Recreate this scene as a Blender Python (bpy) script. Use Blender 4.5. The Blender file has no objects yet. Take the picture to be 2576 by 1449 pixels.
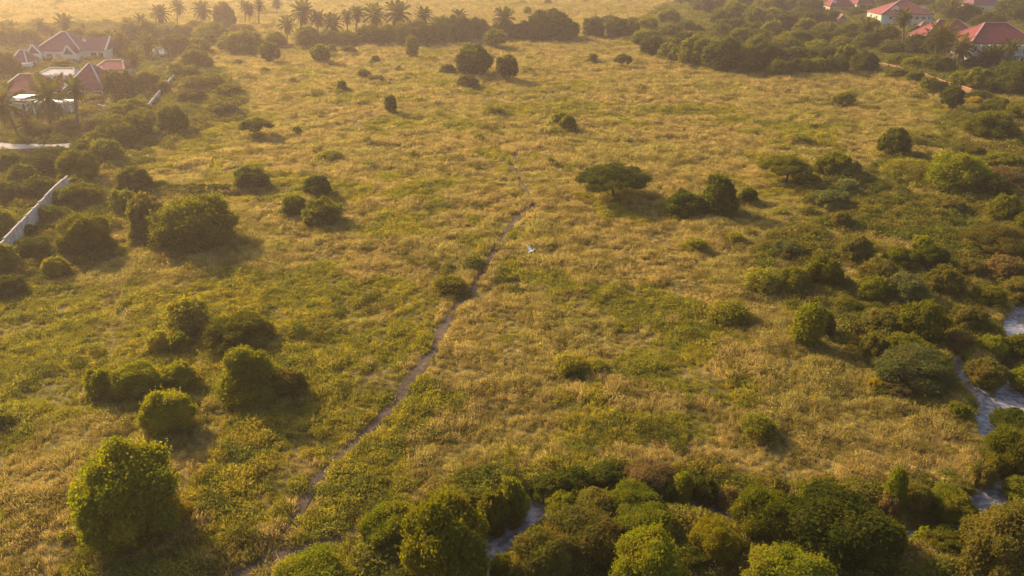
import bpy, math, random
import numpy as np

# ---------------------------------------------------------------- camera, light, exposure
F_PX, PW, PH = 1900.0, 2576.0, 1449.0          # focal length and frame in photo units
CAM_H = 31.8
PITCH = math.atan(869.5 / F_PX)
SC = bpy.context.scene
COL = SC.collection
cam_d = bpy.data.cameras.new("camera"); cam = bpy.data.objects.new("camera", cam_d); COL.objects.link(cam)
cam_d.sensor_width = 36.0; cam_d.lens = 36.0 * F_PX / PW
cam_d.clip_start = 0.5; cam_d.clip_end = 9000
cam.location = (0, 0, CAM_H); cam.rotation_euler = (math.pi / 2 - PITCH, 0, 0)
SC.camera = cam

SUN_EL, SUN_AZ = math.radians(27.0), math.radians(-45.0)    # azimuth measured from +Y, negative = to the left
world = bpy.data.worlds.new("World"); SC.world = world; world.use_nodes = True
wn = world.node_tree; bg = wn.nodes["Background"]
sky = wn.nodes.new("ShaderNodeTexSky"); sky.sky_type = 'NISHITA'; sky.sun_disc = False
sky.sun_elevation = SUN_EL; sky.sun_rotation = SUN_AZ; sky.air_density = 1.2; sky.dust_density = 4.0
wn.links.new(sky.outputs[0], bg.inputs[0]); bg.inputs[1].default_value = 0.14
sun_d = bpy.data.lights.new("sun", 'SUN'); sun = bpy.data.objects.new("sun", sun_d); COL.objects.link(sun)
sun_d.energy = 5.0; sun_d.angle = math.radians(1.0); sun_d.color = (1.0, 0.78, 0.48)
sx, sy, sz = math.sin(SUN_AZ) * math.cos(SUN_EL), math.cos(SUN_AZ) * math.cos(SUN_EL), math.sin(SUN_EL)
from mathutils import Vector, Matrix, Euler
sun.rotation_euler = Vector((sx, sy, sz)).to_track_quat('Z', 'Y').to_euler()
SC.view_settings.view_transform = 'Standard'; SC.view_settings.look = 'None'
SC.view_settings.exposure = 0.40; SC.view_settings.gamma = 1.0
SC.render.engine = 'CYCLES'
SC.cycles.max_bounces = 6; SC.cycles.diffuse_bounces = 2; SC.cycles.transmission_bounces = 3
SC.cycles.volume_bounces = 0; SC.cycles.use_denoising = True

HAZE_DENSITY, HAZE_COLOR, HAZE_ANISO = 0.00053, (1.0, 0.79, 0.69, 1), 0.5

rnd = random.Random(7)
R = math.radians

# ---------------------------------------------------------------- terrain
def hash2(ix, iy, seed=0):
    n = (ix.astype(np.int64) * 374761393 + iy.astype(np.int64) * 668265263 + seed * 1442695041) & 0xffffffff
    n = ((n ^ (n >> 13)) * 1274126177) & 0xffffffff
    return ((n ^ (n >> 16)) & 0xffffff) / float(0xffffff)

def vnoise(x, y, s, seed=0):
    x = np.asarray(x, float) / s; y = np.asarray(y, float) / s
    ix, iy = np.floor(x), np.floor(y); fx, fy = x - ix, y - iy
    fx = fx * fx * (3 - 2 * fx); fy = fy * fy * (3 - 2 * fy)
    a, b = hash2(ix, iy, seed), hash2(ix + 1, iy, seed); c, d = hash2(ix, iy + 1, seed), hash2(ix + 1, iy + 1, seed)
    return (a * (1 - fx) + b * fx) * (1 - fy) + (c * (1 - fx) + d * fx) * fy

SP, CP = math.sin(PITCH), math.cos(PITCH)
def ray(u, v):
    a = (u - PW / 2) / F_PX; b = (v - PH / 2) / F_PX
    return a, CP - b * SP, -SP - b * CP
def at(u, v, z=0.0):
    """point of the plane at height z seen at photo position (u, v)"""
    a, y, w = ray(u, v); t = (z - CAM_H) / w
    return np.array((a * t, y * t, z))
def scale_at(p):
    """photo units per metre at point p"""
    return F_PX / (p[1] * CP + (CAM_H - p[2]) * SP)
def z_at(y, v):
    """height of the point of depth y seen at row v"""
    a, yy, w = ray(0, v); return CAM_H + w * (y / yy)
def x_at(y, z, u):
    return (u - PW / 2) / F_PX * (y * CP + (CAM_H - z) * SP)

WATER_Z = -0.75
def gpoly(pts, z=0.0): return [tuple(at(u, v, z)[:2]) for u, v in pts]
def cline(pts, z, wk=1.0):
    out = []
    for u, v, w in pts:
        p = at(u, v, z); out.append((p[0], p[1], w * wk / scale_at(p)))
    return out
def densify(line, step):
    res = []
    L = np.array(line)
    for i in range(len(L) - 1):
        n = max(1, int(np.hypot(*(L[i + 1] - L[i])[:2]) / step))
        p0 = L[max(i - 1, 0)]; p1 = L[i]; p2 = L[i + 1]; p3 = L[min(i + 2, len(L) - 1)]
        for k in range(n):
            t = k / n
            res.append(0.5 * ((2 * p1) + (-p0 + p2) * t + (2 * p0 - 5 * p1 + 4 * p2 - p3) * t * t + (-p0 + 3 * p1 - 3 * p2 + p3) * t ** 3))
    res.append(L[-1]); return np.array(res)
CREEKS = [cline(c, WATER_Z, .68) for c in (
    [(2620, 745, 26), (2585, 775, 30), (2560, 810, 42), (2562, 850, 50), (2600, 900, 45), (2640, 960, 40)],
    [(2395, 885, 14), (2405, 915, 22), (2424, 940, 30), (2450, 975, 40), (2474, 1005, 46), (2497, 1035, 56), (2484, 1072, 60), (2520, 1140, 50),
     (2514, 1205, 50), (2496, 1250, 70), (2450, 1320, 62), (2380, 1350, 48), (2288, 1356, 48), (2180, 1345, 45), (2050, 1322, 40), (1940, 1310, 40),
     (1835, 1296, 44), (1765, 1282, 40), (1695, 1270, 36), (1600, 1262, 34), (1480, 1256, 40), (1385, 1268, 70), (1325, 1300, 100), (1270, 1352, 104),
     (1225, 1410, 90), (1180, 1480, 70), (1120, 1560, 80)],
    [(2528, 925, 16), (2534, 955, 30), (2544, 985, 60), (2552, 1015, 90), (2530, 1050, 60), (2497, 1075, 40)])]
CREEK_D = [densify(c, 0.6) for c in CREEKS]
PATHS = [cline(c, 0, 1.15) for c in (
    [(1309, 370, 5), (1300, 385, 6), (1294, 400, 7), (1296, 425, 7), (1308, 450, 5), (1320, 475, 4), (1332, 497, 3)],
    [(1348, 515, 6), (1325, 530, 10), (1300, 553, 13), (1272, 588, 15), (1246, 625, 17), (1222, 668, 18), (1195, 708, 19), (1160, 752, 19), (1130, 792, 20),
     (1104, 835, 22), (1085, 880, 24), (1055, 930, 26), (1018, 978, 26), (975, 1025, 24), (930, 1070, 22), (885, 1115, 24), (842, 1160, 24), (800, 1205, 22),
     (768, 1250, 22), (745, 1300, 22), (728, 1345, 22), (712, 1395, 24)],
    [(905, 1330, 26), (850, 1355, 30), (790, 1378, 34), (725, 1398, 40), (660, 1420, 46), (590, 1450, 50), (500, 1490, 50)],
    [(300, 445, 26), (270, 470, 28), (235, 505, 30), (200, 545, 34), (165, 590, 34), (140, 625, 30)],
    [(862, 527, 8), (885, 540, 8), (908, 555, 8), (928, 568, 6)],
    [(415, 471, 11), (460, 476, 12), (510, 475, 12), (560, 472, 11), (600, 470, 9)])]
PATH_D = [densify(c, 0.7) for c in PATHS]

def dist_line(x, y, D):
    """distance minus half width to a dense polyline"""
    x = np.asarray(x, float); y = np.asarray(y, float)
    best = np.full(x.shape, 1e9)
    lo = D[:, :2].min(0) - 6; hi = D[:, :2].max(0) + 6
    m = (x > lo[0]) & (x < hi[0]) & (y > lo[1]) & (y < hi[1])
    if not m.any(): return best
    xs, ys = x[m], y[m]; b = np.full(xs.shape, 1e9)
    for px, py, w in D: b = np.minimum(b, np.hypot(xs - px, ys - py) - w * 0.5)
    best[m] = b; return best

def base_h(x, y):
    return (vnoise(x, y, 34, 1) - 0.5) * 0.8 + (vnoise(x, y, 9, 2) - 0.5) * 0.42 + (vnoise(x, y, 3.1, 3) - 0.5) * 0.34
def terrain(x, y):
    x = np.asarray(x, float); y = np.asarray(y, float)
    h = base_h(x, y)
    d = np.full(x.shape, 1e9)
    for D in CREEK_D: d = np.minimum(d, dist_line(x, y, D))
    k = np.clip(1 - (d + 0.15) / 1.3, 0, 1); k = k * k * (3 - 2 * k)
    return h * (1 - k) + (-1.15) * k
def tz(x, y): return float(terrain(np.array([x]), np.array([y]))[0])

def inside(x, y, poly):
    x = np.asarray(x); y = np.asarray(y); r = np.zeros(x.shape, bool); n = len(poly)
    for i in range(n):
        x1, y1 = poly[i]; x2, y2 = poly[(i + 1) % n]
        if y1 == y2: continue
        c = ((y1 > y) != (y2 > y)) & (x < (x2 - x1) * (y - y1) / (y2 - y1) + x1)
        r ^= c
    return r

# ---------------------------------------------------------------- mesh helpers
def new_mesh(name, verts, faces, uniform=None):
    """verts (n,3); faces (m,k) array of one face size, or a list"""
    me = bpy.data.meshes.new(name)
    if isinstance(faces, np.ndarray):
        m, k = faces.shape
        me.vertices.add(len(verts)); me.vertices.foreach_set("co", np.ascontiguousarray(verts, np.float32).ravel())
        me.loops.add(m * k); me.loops.foreach_set("vertex_index", np.ascontiguousarray(faces, np.int32).ravel())
        me.polygons.add(m); me.polygons.foreach_set("loop_start", np.arange(0, m * k, k, dtype=np.int32))
        me.update(calc_edges=True)
    else:
        me.from_pydata([tuple(v) for v in verts], [], [tuple(f) for f in faces]); me.update()
    return me

def put(name, me, mat=None, parent=None, loc=(0, 0, 0), rot=(0, 0, 0), scl=(1, 1, 1)):
    o = bpy.data.objects.new(name, me); COL.objects.link(o)
    if mat is not None and me is not None and len(me.materials) == 0: me.materials.append(mat)
    o.location = loc; o.rotation_euler = rot; o.scale = scl
    if parent: o.parent = parent
    return o
def tag(o, label, cat, group=None):
    o['label'] = label; o['category'] = cat
    if group: o['group'] = group
    return o
def empty(name, loc, rz=0.0):
    o = bpy.data.objects.new(name, None); COL.objects.link(o); o.location = loc; o.rotation_euler = (0, 0, rz)
    o.empty_display_size = 0.3; return o

class MB:
    def __init__(s): s.v = []; s.f = []
    def add(s, vs, fs):
        n = len(s.v); s.v += [tuple(p) for p in vs]; s.f += [tuple(i + n for i in f) for f in fs]; return s
    def box(s, x0, x1, y0, y1, z0, z1):
        return s.add([(x0, y0, z0), (x1, y0, z0), (x1, y1, z0), (x0, y1, z0), (x0, y0, z1), (x1, y0, z1), (x1, y1, z1), (x0, y1, z1)],
                     [(0, 3, 2, 1), (4, 5, 6, 7), (0, 1, 5, 4), (1, 2, 6, 5), (2, 3, 7, 6), (3, 0, 4, 7)])
    def bar(s, a, b, w, h=None):
        a, b = Vector(a), Vector(b); h = h or w; d = (b - a).normalized()
        up = Vector((0, 0, 1)) if abs(d.z) < .95 else Vector((1, 0, 0))
        sd = d.cross(up).normalized() * w * .5; u = sd.cross(d).normalized() * h * .5
        vs = [a - sd - u, a + sd - u, a + sd + u, a - sd + u, b - sd - u, b + sd - u, b + sd + u, b - sd + u]
        return s.add(vs, [(0, 1, 2, 3), (7, 6, 5, 4), (0, 4, 5, 1), (1, 5, 6, 2), (2, 6, 7, 3), (3, 7, 4, 0)])
    def tube(s, pts, rad, n=7, cap=True):
        base = len(s.v); P = [Vector(p) for p in pts]
        for i, p in enumerate(P):
            d = (P[min(i + 1, len(P) - 1)] - P[max(i - 1, 0)]).normalized()
            e1 = d.cross(Vector((0.31, 0.95, 0.05))).normalized(); e2 = d.cross(e1)
            for k in range(n):
                t = 2 * math.pi * k / n; s.v.append(tuple(p + (e1 * math.cos(t) + e2 * math.sin(t)) * rad[i]))
        for i in range(len(P) - 1):
            for k in range(n):
                a = base + i * n + k; b = base + i * n + (k + 1) % n; s.f.append((a, b, b + n, a + n))
        if cap: s.f.append(tuple(base + (len(P) - 1) * n + k for k in range(n)))
        return s
    def build(s, name, mat, parent=None, **kw): return put(name, new_mesh(name, s.v, s.f), mat, parent, **kw)

# ---------------------------------------------------------------- materials
def nodes(m): return m.node_tree.nodes, m.node_tree.links
def plain(name, col, rough=0.8, noise=0.0, scale=1.0, bump=0.0, metal=0.0):
    m = bpy.data.materials.new(name); m.use_nodes = True; N, L = nodes(m); p = N["Principled BSDF"]
    p.inputs["Roughness"].default_value = rough; p.inputs["Metallic"].default_value = metal; p.inputs["Specular IOR Level"].default_value = 0.12 if rough > .5 else .3
    if noise:
        g = N.new("ShaderNodeNewGeometry"); t = N.new("ShaderNodeTexNoise"); t.inputs["Scale"].default_value = scale; t.inputs["Detail"].default_value = 6
        L.new(g.outputs["Position"], t.inputs["Vector"])
        r = N.new("ShaderNodeValToRGB"); r.color_ramp.elements[0].position = .3; r.color_ramp.elements[1].position = .7
        r.color_ramp.elements[0].color = tuple(c * (1 - noise) for c in col) + (1,); r.color_ramp.elements[1].color = tuple(min(1, c * (1 + noise)) for c in col) + (1,)
        L.new(t.outputs[0], r.inputs[0]); L.new(r.outputs[0], p.inputs["Base Color"])
        if bump:
            b = N.new("ShaderNodeBump"); b.inputs["Strength"].default_value = bump; L.new(t.outputs[0], b.inputs["Height"]); L.new(b.outputs[0], p.inputs["Normal"])
    else: p.inputs["Base Color"].default_value = tuple(col) + (1,)
    return m

def leafy(name, c1, c2, c3, big=0.05, small=0.6, trans=0.4, spread=0.5):
    """leaf or blade material: two large-scale colours mixed by soft patches, per-clump and fine variation, light let through"""
    m = bpy.data.materials.new(name); m.use_nodes = True; N, L = nodes(m); N.remove(N["Principled BSDF"])
    out = N["Material Output"]; g = N.new("ShaderNodeNewGeometry"); oi = N.new("ShaderNodeObjectInfo")
    def noise(sc, det=3):
        t = N.new("ShaderNodeTexNoise"); t.inputs["Scale"].default_value = sc; t.inputs["Detail"].default_value = det; L.new(g.outputs["Position"], t.inputs["Vector"]); return t
    def mix(f, a, b):
        x = N.new("ShaderNodeMix"); x.data_type = 'RGBA'; L.new(f, x.inputs[0])
        for s, i in ((a, 6), (b, 7)):
            if isinstance(s, tuple): x.inputs[i].default_value = s + (1,)
            else: L.new(s, x.inputs[i])
        return x.outputs[2]
    def ramp(v, lo, hi):
        r = N.new("ShaderNodeMapRange"); L.new(v, r.inputs[0]); r.inputs[1].default_value = lo; r.inputs[2].default_value = hi; r.interpolation_type = 'SMOOTHSTEP'; return r.outputs[0]
    n1 = noise(big); n2 = noise(small)
    col = mix(ramp(n1.outputs[0], .42, .58), c1, c2)
    col = mix(ramp(n2.outputs[0], .45, .65), col, c3)
    r = N.new("ShaderNodeMapRange"); L.new(oi.outputs["Random"], r.inputs[0]); r.inputs[3].default_value = 1 - spread * .6; r.inputs[4].default_value = 1 + spread
    h = N.new("ShaderNodeHueSaturation"); L.new(r.outputs[0], h.inputs["Value"]); L.new(col, h.inputs["Color"])
    n3 = noise(small * 9, 1); r2 = N.new("ShaderNodeMapRange"); L.new(n3.outputs[0], r2.inputs[0]); r2.inputs[1].default_value = .3; r2.inputs[2].default_value = .7; r2.inputs[3].default_value = .485; r2.inputs[4].default_value = .515
    L.new(r2.outputs[0], h.inputs["Hue"])
    d = N.new("ShaderNodeBsdfDiffuse"); t = N.new("ShaderNodeBsdfTranslucent"); L.new(h.outputs[0], d.inputs[0])
    h2 = N.new("ShaderNodeHueSaturation"); h2.inputs["Saturation"].default_value = 1.15; h2.inputs["Value"].default_value = 1.5; L.new(h.outputs[0], h2.inputs["Color"]); L.new(h2.outputs[0], t.inputs[0])
    ms = N.new("ShaderNodeMixShader"); ms.inputs[0].default_value = trans; L.new(d.outputs[0], ms.inputs[1]); L.new(t.outputs[0], ms.inputs[2]); L.new(ms.outputs[0], out.inputs[0])
    return m

LEAF = {
    'dark':   leafy('leaf_dark', (.085, .098, .014), (.11, .110, .016), (.135, .130, .018), .05, .5, .5, .3),
    'mid':    leafy('leaf_mid', (.155, .160, .014), (.185, .175, .016), (.23, .195, .020), .05, .5, .5, .3),
    'bright': leafy('leaf_bright', (.22, .225, .018), (.25, .24, .020), (.30, .26, .024), .05, .5, .5, .25),
    'olive':  leafy('leaf_olive', (.185, .155, .030), (.170, .155, .030), (.23, .175, .036), .05, .5, .45, .3),
    'grassy': leafy('leaf_grassy', (.30, .27, .045), (.28, .26, .045), (.35, .28, .055), .05, .5, .6, .3),
    'gold':   leafy('leaf_gold', (.32, .26, .018), (.28, .24, .018), (.36, .27, .020), .05, .5, .5, .3),
    'grey':   leafy('leaf_grey', (.17, .17, .045), (.155, .16, .042), (.21, .185, .050), .05, .5, .4, .3),
    'yellow': leafy('leaf_yellow', (.38, .26, .012), (.30, .23, .014), (.42, .27, .014), .05, .5, .5, .25),
    'brown':  leafy('leaf_brown', (.19, .13, .042), (.17, .13, .038), (.23, .15, .048), .05, .5, .4, .3),
}
GRASS_GOLD = leafy('grass_gold', (.40, .300, .115), (.35, .285, .095), (.25, .190, .060), .045, .45, .45, .5)
GRASS_GREEN = leafy('grass_green', (.275, .240, .045), (.34, .275, .052), (.20, .190, .038), .06, .45, .45, .45)
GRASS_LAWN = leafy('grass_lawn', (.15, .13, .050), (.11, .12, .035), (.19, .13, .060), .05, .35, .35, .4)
GRASS_BRUSH = leafy('undergrowth_leaf', (.13, .14, .024), (.17, .155, .030), (.22, .17, .034), .08, .45, .4, .5)
BARK = plain('bark', (.09, .065, .045), .95, .35, 6, .3)
BARK_PALM = plain('bark_palm', (.20, .14, .085), .95, .3, 5, .4)
M_SOIL = None
def ground_mat():
    m = bpy.data.materials.new('ground'); m.use_nodes = True; N, L = nodes(m); p = N["Principled BSDF"]; p.inputs["Roughness"].default_value = 1; p.inputs["Specular IOR Level"].default_value = .05
    g = N.new("ShaderNodeNewGeometry"); col = None
    def layer(prev, sc, lo, hi, a, b=None, det=6):
        t = N.new("ShaderNodeTexNoise"); t.inputs["Scale"].default_value = sc; t.inputs["Detail"].default_value = det; L.new(g.outputs["Position"], t.inputs["Vector"])
        r = N.new("ShaderNodeMapRange"); r.inputs[1].default_value = lo; r.inputs[2].default_value = hi; L.new(t.outputs[0], r.inputs[0])
        x = N.new("ShaderNodeMix"); x.data_type = 'RGBA'; L.new(r.outputs[0], x.inputs[0])
        if prev is None: x.inputs[6].default_value = a + (1,); x.inputs[7].default_value = b + (1,)
        else: L.new(prev, x.inputs[6]); x.inputs[7].default_value = a + (1,)
        return x.outputs[2], t
    col, _ = layer(None, .02, .4, .6, (.24, .165, .055), (.19, .15, .045))
    col, _ = layer(col, .12, .5, .7, (.12, .115, .030))
    col, t = layer(col, 1.4, .5, .8, (.10, .075, .030))
    L.new(col, p.inputs["Base Color"])
    b = N.new("ShaderNodeBump"); b.inputs["Strength"].default_value = .6; b.inputs["Distance"].default_value = .3; L.new(t.outputs[0], b.inputs["Height"]); L.new(b.outputs[0], p.inputs["Normal"])
    return m
M_GROUND = ground_mat()
M_PATH = plain('path_soil', (.115, .080, .058), 1, .35, 2.2, .4)
M_PALEPATH = plain('path_dry_grass', (.28, .18, .085), 1, .3, 2.2, .4)
M_DARKSOIL = plain('furrow_soil', (.07, .05, .03), 1, .3, 2)
M_YARD = plain('yard_ground', (.20, .135, .085), 1, .3, .25, .3)
M_PAVE = plain('paving', (.40, .36, .34), .8, .12, .4)
M_ROOF_P = plain('roof_purple_brown', (.22, .095, .12), .95, .18, .8)
M_ROOF_R = plain('roof_red', (.30, .095, .095), .95, .2, .8)
M_ROOF_B = plain('roof_brick_red', (.25, .070, .070), .95, .2, .8)
M_ROOF_G = plain('roof_pale', (.46, .40, .38), .7, .2, .6)
M_CAP = plain('ridge_cap', (.50, .33, .28), .7, .15, 1)
M_WALLW = plain('plaster_white', (.80, .76, .72), .85, .08, .5)
M_WALLC = plain('plaster_cream', (.62, .55, .42), .85, .1, .5)
M_WALLB = plain('plaster_blue', (.42, .58, .66), .85, .1, .5)
M_WHITE = plain('white_paint', (.80, .80, .78), .5)
M_DARK = plain('window_glass', (.03, .035, .04), .15)
M_FRAME = plain('window_frame', (.55, .50, .45), .6)
M_BRICKW = plain('wall_orange', (.32, .17, .12), .9, .2, .8, .2)
M_CONC = plain('wall_concrete', (.60, .54, .50), .9, .25, 1.5, .2)
M_BIRD = plain('feather_white', (.85, .85, .85), .7)
M_BEAK = plain('beak_yellow', (.6, .35, .05), .5)
M_ROCK = plain('rock_pale', (.60, .56, .52), .9, .3, 3, .3)

# ---------------------------------------------------------------- ground, water, paths
def build_ground():
    ys = [-160.0, -120, -90, -60, -40, -20, -5, 5, 12, 18]; y = 22.0
    while y < 60: ys.append(y); y += 0.42
    while y < 5200: ys.append(y); y *= 1.0085 if y < 330 else 1.03
    ys = np.array(ys); nx = 420; t = np.linspace(-1, 1, nx)
    W = np.where(ys < 60, 130 * 0.62, ys * 0.95 + 24) ; W = np.maximum(W, 80)
    W = np.where(ys < 10, 260, W); W = np.where((ys >= 10) & (ys < 22), 150, W)
    X = W[:, None] * t[None, :]; Y = np.repeat(ys[:, None], nx, 1)
    far = ys[:, None] > 900
    Z = terrain(X.ravel(), Y.ravel()).reshape(X.shape)
    V = np.stack([X, Y, Z], -1).reshape(-1, 3)
    i = np.arange(len(ys) - 1)[:, None] * nx + np.arange(nx - 1)[None, :]
    Fc = np.stack([i, i + 1, i + 1 + nx, i + nx], -1).reshape(-1, 4)
    me = new_mesh('ground', V, Fc); me.polygons.foreach_set('use_smooth', np.ones(len(Fc), bool))
    o = put('ground', me, M_GROUND); o['kind'] = 'structure'
build_ground()

def ribbon(name, D, mat, extra=0.0, z=None, lift=0.03, across=4, ragged=0.0):
    D = D[::1]; d = np.gradient(D[:, :2], axis=0); d /= np.maximum(np.hypot(d[:, 0], d[:, 1]), 1e-6)[:, None]
    nrm = np.stack([-d[:, 1], d[:, 0]], 1); V = []
    for j in range(across + 1):
        s = (j / across - .5)
        w = D[:, 2] + extra + (ragged * (vnoise(D[:, 0] * 3, D[:, 1] * 3, 1.7, 11 + j) - .5) * D[:, 2] if j in (0, across) else 0)
        P = D[:, :2] + nrm * (s * w)[:, None]
        zz = np.full(len(P), z) if z is not None else terrain(P[:, 0], P[:, 1]) + lift
        V.append(np.column_stack([P, zz]))
    n = len(D); V = np.array(V).reshape(-1, 3)
    Fc = np.array([(j * n + i, j * n + i + 1, (j + 1) * n + i + 1, (j + 1) * n + i) for j in range(across) for i in range(n - 1)])
    me = new_mesh(name, V, Fc); o = put(name, me, mat); o['kind'] = 'structure'; return o

def water_mat():
    m = bpy.data.materials.new('creek_water'); m.use_nodes = True; N, L = nodes(m); p = N["Principled BSDF"]
    p.inputs["Base Color"].default_value = (.30, .26, .27, 1); p.inputs["Roughness"].default_value = .16; p.inputs["IOR"].default_value = 1.33; p.inputs["Specular IOR Level"].default_value = 1.0
    g = N.new("ShaderNodeNewGeometry"); t = N.new("ShaderNodeTexNoise"); t.inputs["Scale"].default_value = 2.4; t.inputs["Detail"].default_value = 4; L.new(g.outputs["Position"], t.inputs["Vector"])
    b = N.new("ShaderNodeBump"); b.inputs["Strength"].default_value = .14; b.inputs["Distance"].default_value = .08; L.new(t.outputs[0], b.inputs["Height"]); L.new(b.outputs[0], p.inputs["Normal"])
    r = N.new("ShaderNodeValToRGB"); r.color_ramp.elements[0].position = .42; r.color_ramp.elements[1].position = .62
    r.color_ramp.elements[0].color = (.20, .185, .195, 1); r.color_ramp.elements[1].color = (.42, .39, .41, 1); L.new(t.outputs[0], r.inputs[0]); L.new(r.outputs[0], p.inputs["Base Color"])  # pale lilac tones put the sky's reflection into the base colour
    return m
M_WATER = water_mat()
def flat_water():
    # one level sheet per arm, each 4 mm above the one before where they meet
    for k, D in enumerate(CREEK_D): ribbon('creek_water', D, M_WATER, extra=1.0, z=WATER_Z + .004 * k, across=1)
flat_water()
for k, D in enumerate(PATH_D): ribbon(('dirt_path', 'dirt_path', 'dirt_path', 'path', 'groove', 'furrow')[k], D, (M_PATH, M_PATH, M_PATH, M_PALEPATH, M_PALEPATH, M_DARKSOIL)[k], ragged=.5, lift=.035)

def patch(name, pts, mat, lift, n=14):
    P = gpoly(pts); cx = sum(p[0] for p in P) / len(P); cy = sum(p[1] for p in P) / len(P)
    # polygon sheet following the ground: rings from the centre
    V = []; m = []
    for i in range(len(P)):
        a, b = P[i], P[(i + 1) % len(P)]
        for k in range(6): m.append((a[0] + (b[0] - a[0]) * k / 6, a[1] + (b[1] - a[1]) * k / 6))
    for r in range(n + 1):
        s = r / n
        for p in m: V.append((cx + (p[0] - cx) * s, cy + (p[1] - cy) * s))
    V = np.array(V); V = np.column_stack([V, terrain(V[:, 0], V[:, 1]) + lift]); c = len(m)
    Fc = np.array([(r * c + i, r * c + (i + 1) % c, (r + 1) * c + (i + 1) % c, (r + 1) * c + i) for r in range(n) for i in range(c)])
    o = put(name, new_mesh(name, V, Fc), mat); o['kind'] = 'structure'
patch('paving', [(-60, 358), (70, 360), (190, 359), (186, 372), (60, 374), (-60, 376)], M_PAVE, .06)
patch('yard', [(-120, 150), (60, 176), (250, 200), (330, 250), (260, 330), (150, 355), (-60, 356), (-260, 330)], M_YARD, .05)

# ---------------------------------------------------------------- grass and undergrowth (instanced tufts)
def blades(seed, n, h, spread, width, lean, leafy_k=0):
    rg = np.random.RandomState(seed); V = []; Fc = []
    for i in range(n):
        a = rg.uniform(0, 2 * math.pi); r = spread * math.sqrt(rg.uniform()) ; bx, by = r * math.cos(a), r * math.sin(a)
        hh = h * rg.uniform(.55, 1.15); dr = a + rg.uniform(-.9, .9); ln = lean * rg.uniform(.2, 1.2) * hh
        wa = rg.uniform(0, math.pi); wx, wy = math.cos(wa) * width * .5, math.sin(wa) * width * .5
        mx, my = bx + math.cos(dr) * ln * .3, by + math.sin(dr) * ln * .3; tx, ty = bx + math.cos(dr) * ln, by + math.sin(dr) * ln
        b = len(V)
        V += [(bx - wx, by - wy, -.05), (bx + wx, by + wy, -.05), (mx + wx * .9, my + wy * .9, hh * .55), (mx - wx * .9, my - wy * .9, hh * .55), (tx + wx * .35, ty + wy * .35, hh), (tx - wx * .35, ty - wy * .35, hh * .98)]
        Fc += [(b, b + 1, b + 2, b + 3), (b + 3, b + 2, b + 4, b + 5)]
    return np.array(V), np.array(Fc)
def leafclump(seed, n, r, h, size):
    rg = np.random.RandomState(seed); d = rg.normal(size=(n, 3)); d[:, 2] = np.abs(d[:, 2]); d /= np.linalg.norm(d, axis=1)[:, None]
    rr = rg.uniform(.55, 1.05, n)[:, None]; P = d * rr * np.array([r, r, h])
    return leaf_quads(P, d, size, rg)
def leaf_quads(P, Nn, size, rg, align=.55, asp=.62):
    n = len(P); q = Nn * align + rg.normal(size=(n, 3)) * .6; q /= np.linalg.norm(q, axis=1)[:, None]
    t = np.cross(q, rg.normal(size=(n, 3))); t /= np.maximum(np.linalg.norm(t, axis=1), 1e-6)[:, None]; b = np.cross(q, t)
    s = (size * rg.uniform(.6, 1.35, n))[:, None]
    V = np.stack([P - t * s, P + b * s * asp, P + t * s, P - b * s * asp], 1).reshape(-1, 3)
    return V, np.arange(4 * n).reshape(n, 4)

SRC = {}
def source(kind, me, mat):
    me.materials.append(mat); o = bpy.data.objects.new(kind, me); SRC.setdefault(kind, []).append(o)
for i in range(4):
    source('gold', new_mesh('tuft', *(blades(10 + i, 50, .48, .42, .030, .5) if i < 2 else leafclump(60 + i, 130, .46, .46, .050))), GRASS_GOLD)
    source('green', new_mesh('tuft', *(blades(20 + i, 40, .42, .42, .038, .6) if i < 2 else leafclump(70 + i, 120, .50, .42, .060))), GRASS_GREEN)
    V1, F1 = leafclump(30 + i, 110, .48, .45, .060); source('herb', new_mesh('tuft', V1, F1), GRASS_GREEN)
    V1, F1 = leafclump(40 + i, 260, .8, .85, .085); source('brush', new_mesh('tuft', V1, F1), GRASS_BRUSH)
    source('lawn', new_mesh('tuft', *blades(50 + i, 18, .3, .42, .08, .8)), GRASS_LAWN)

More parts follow.
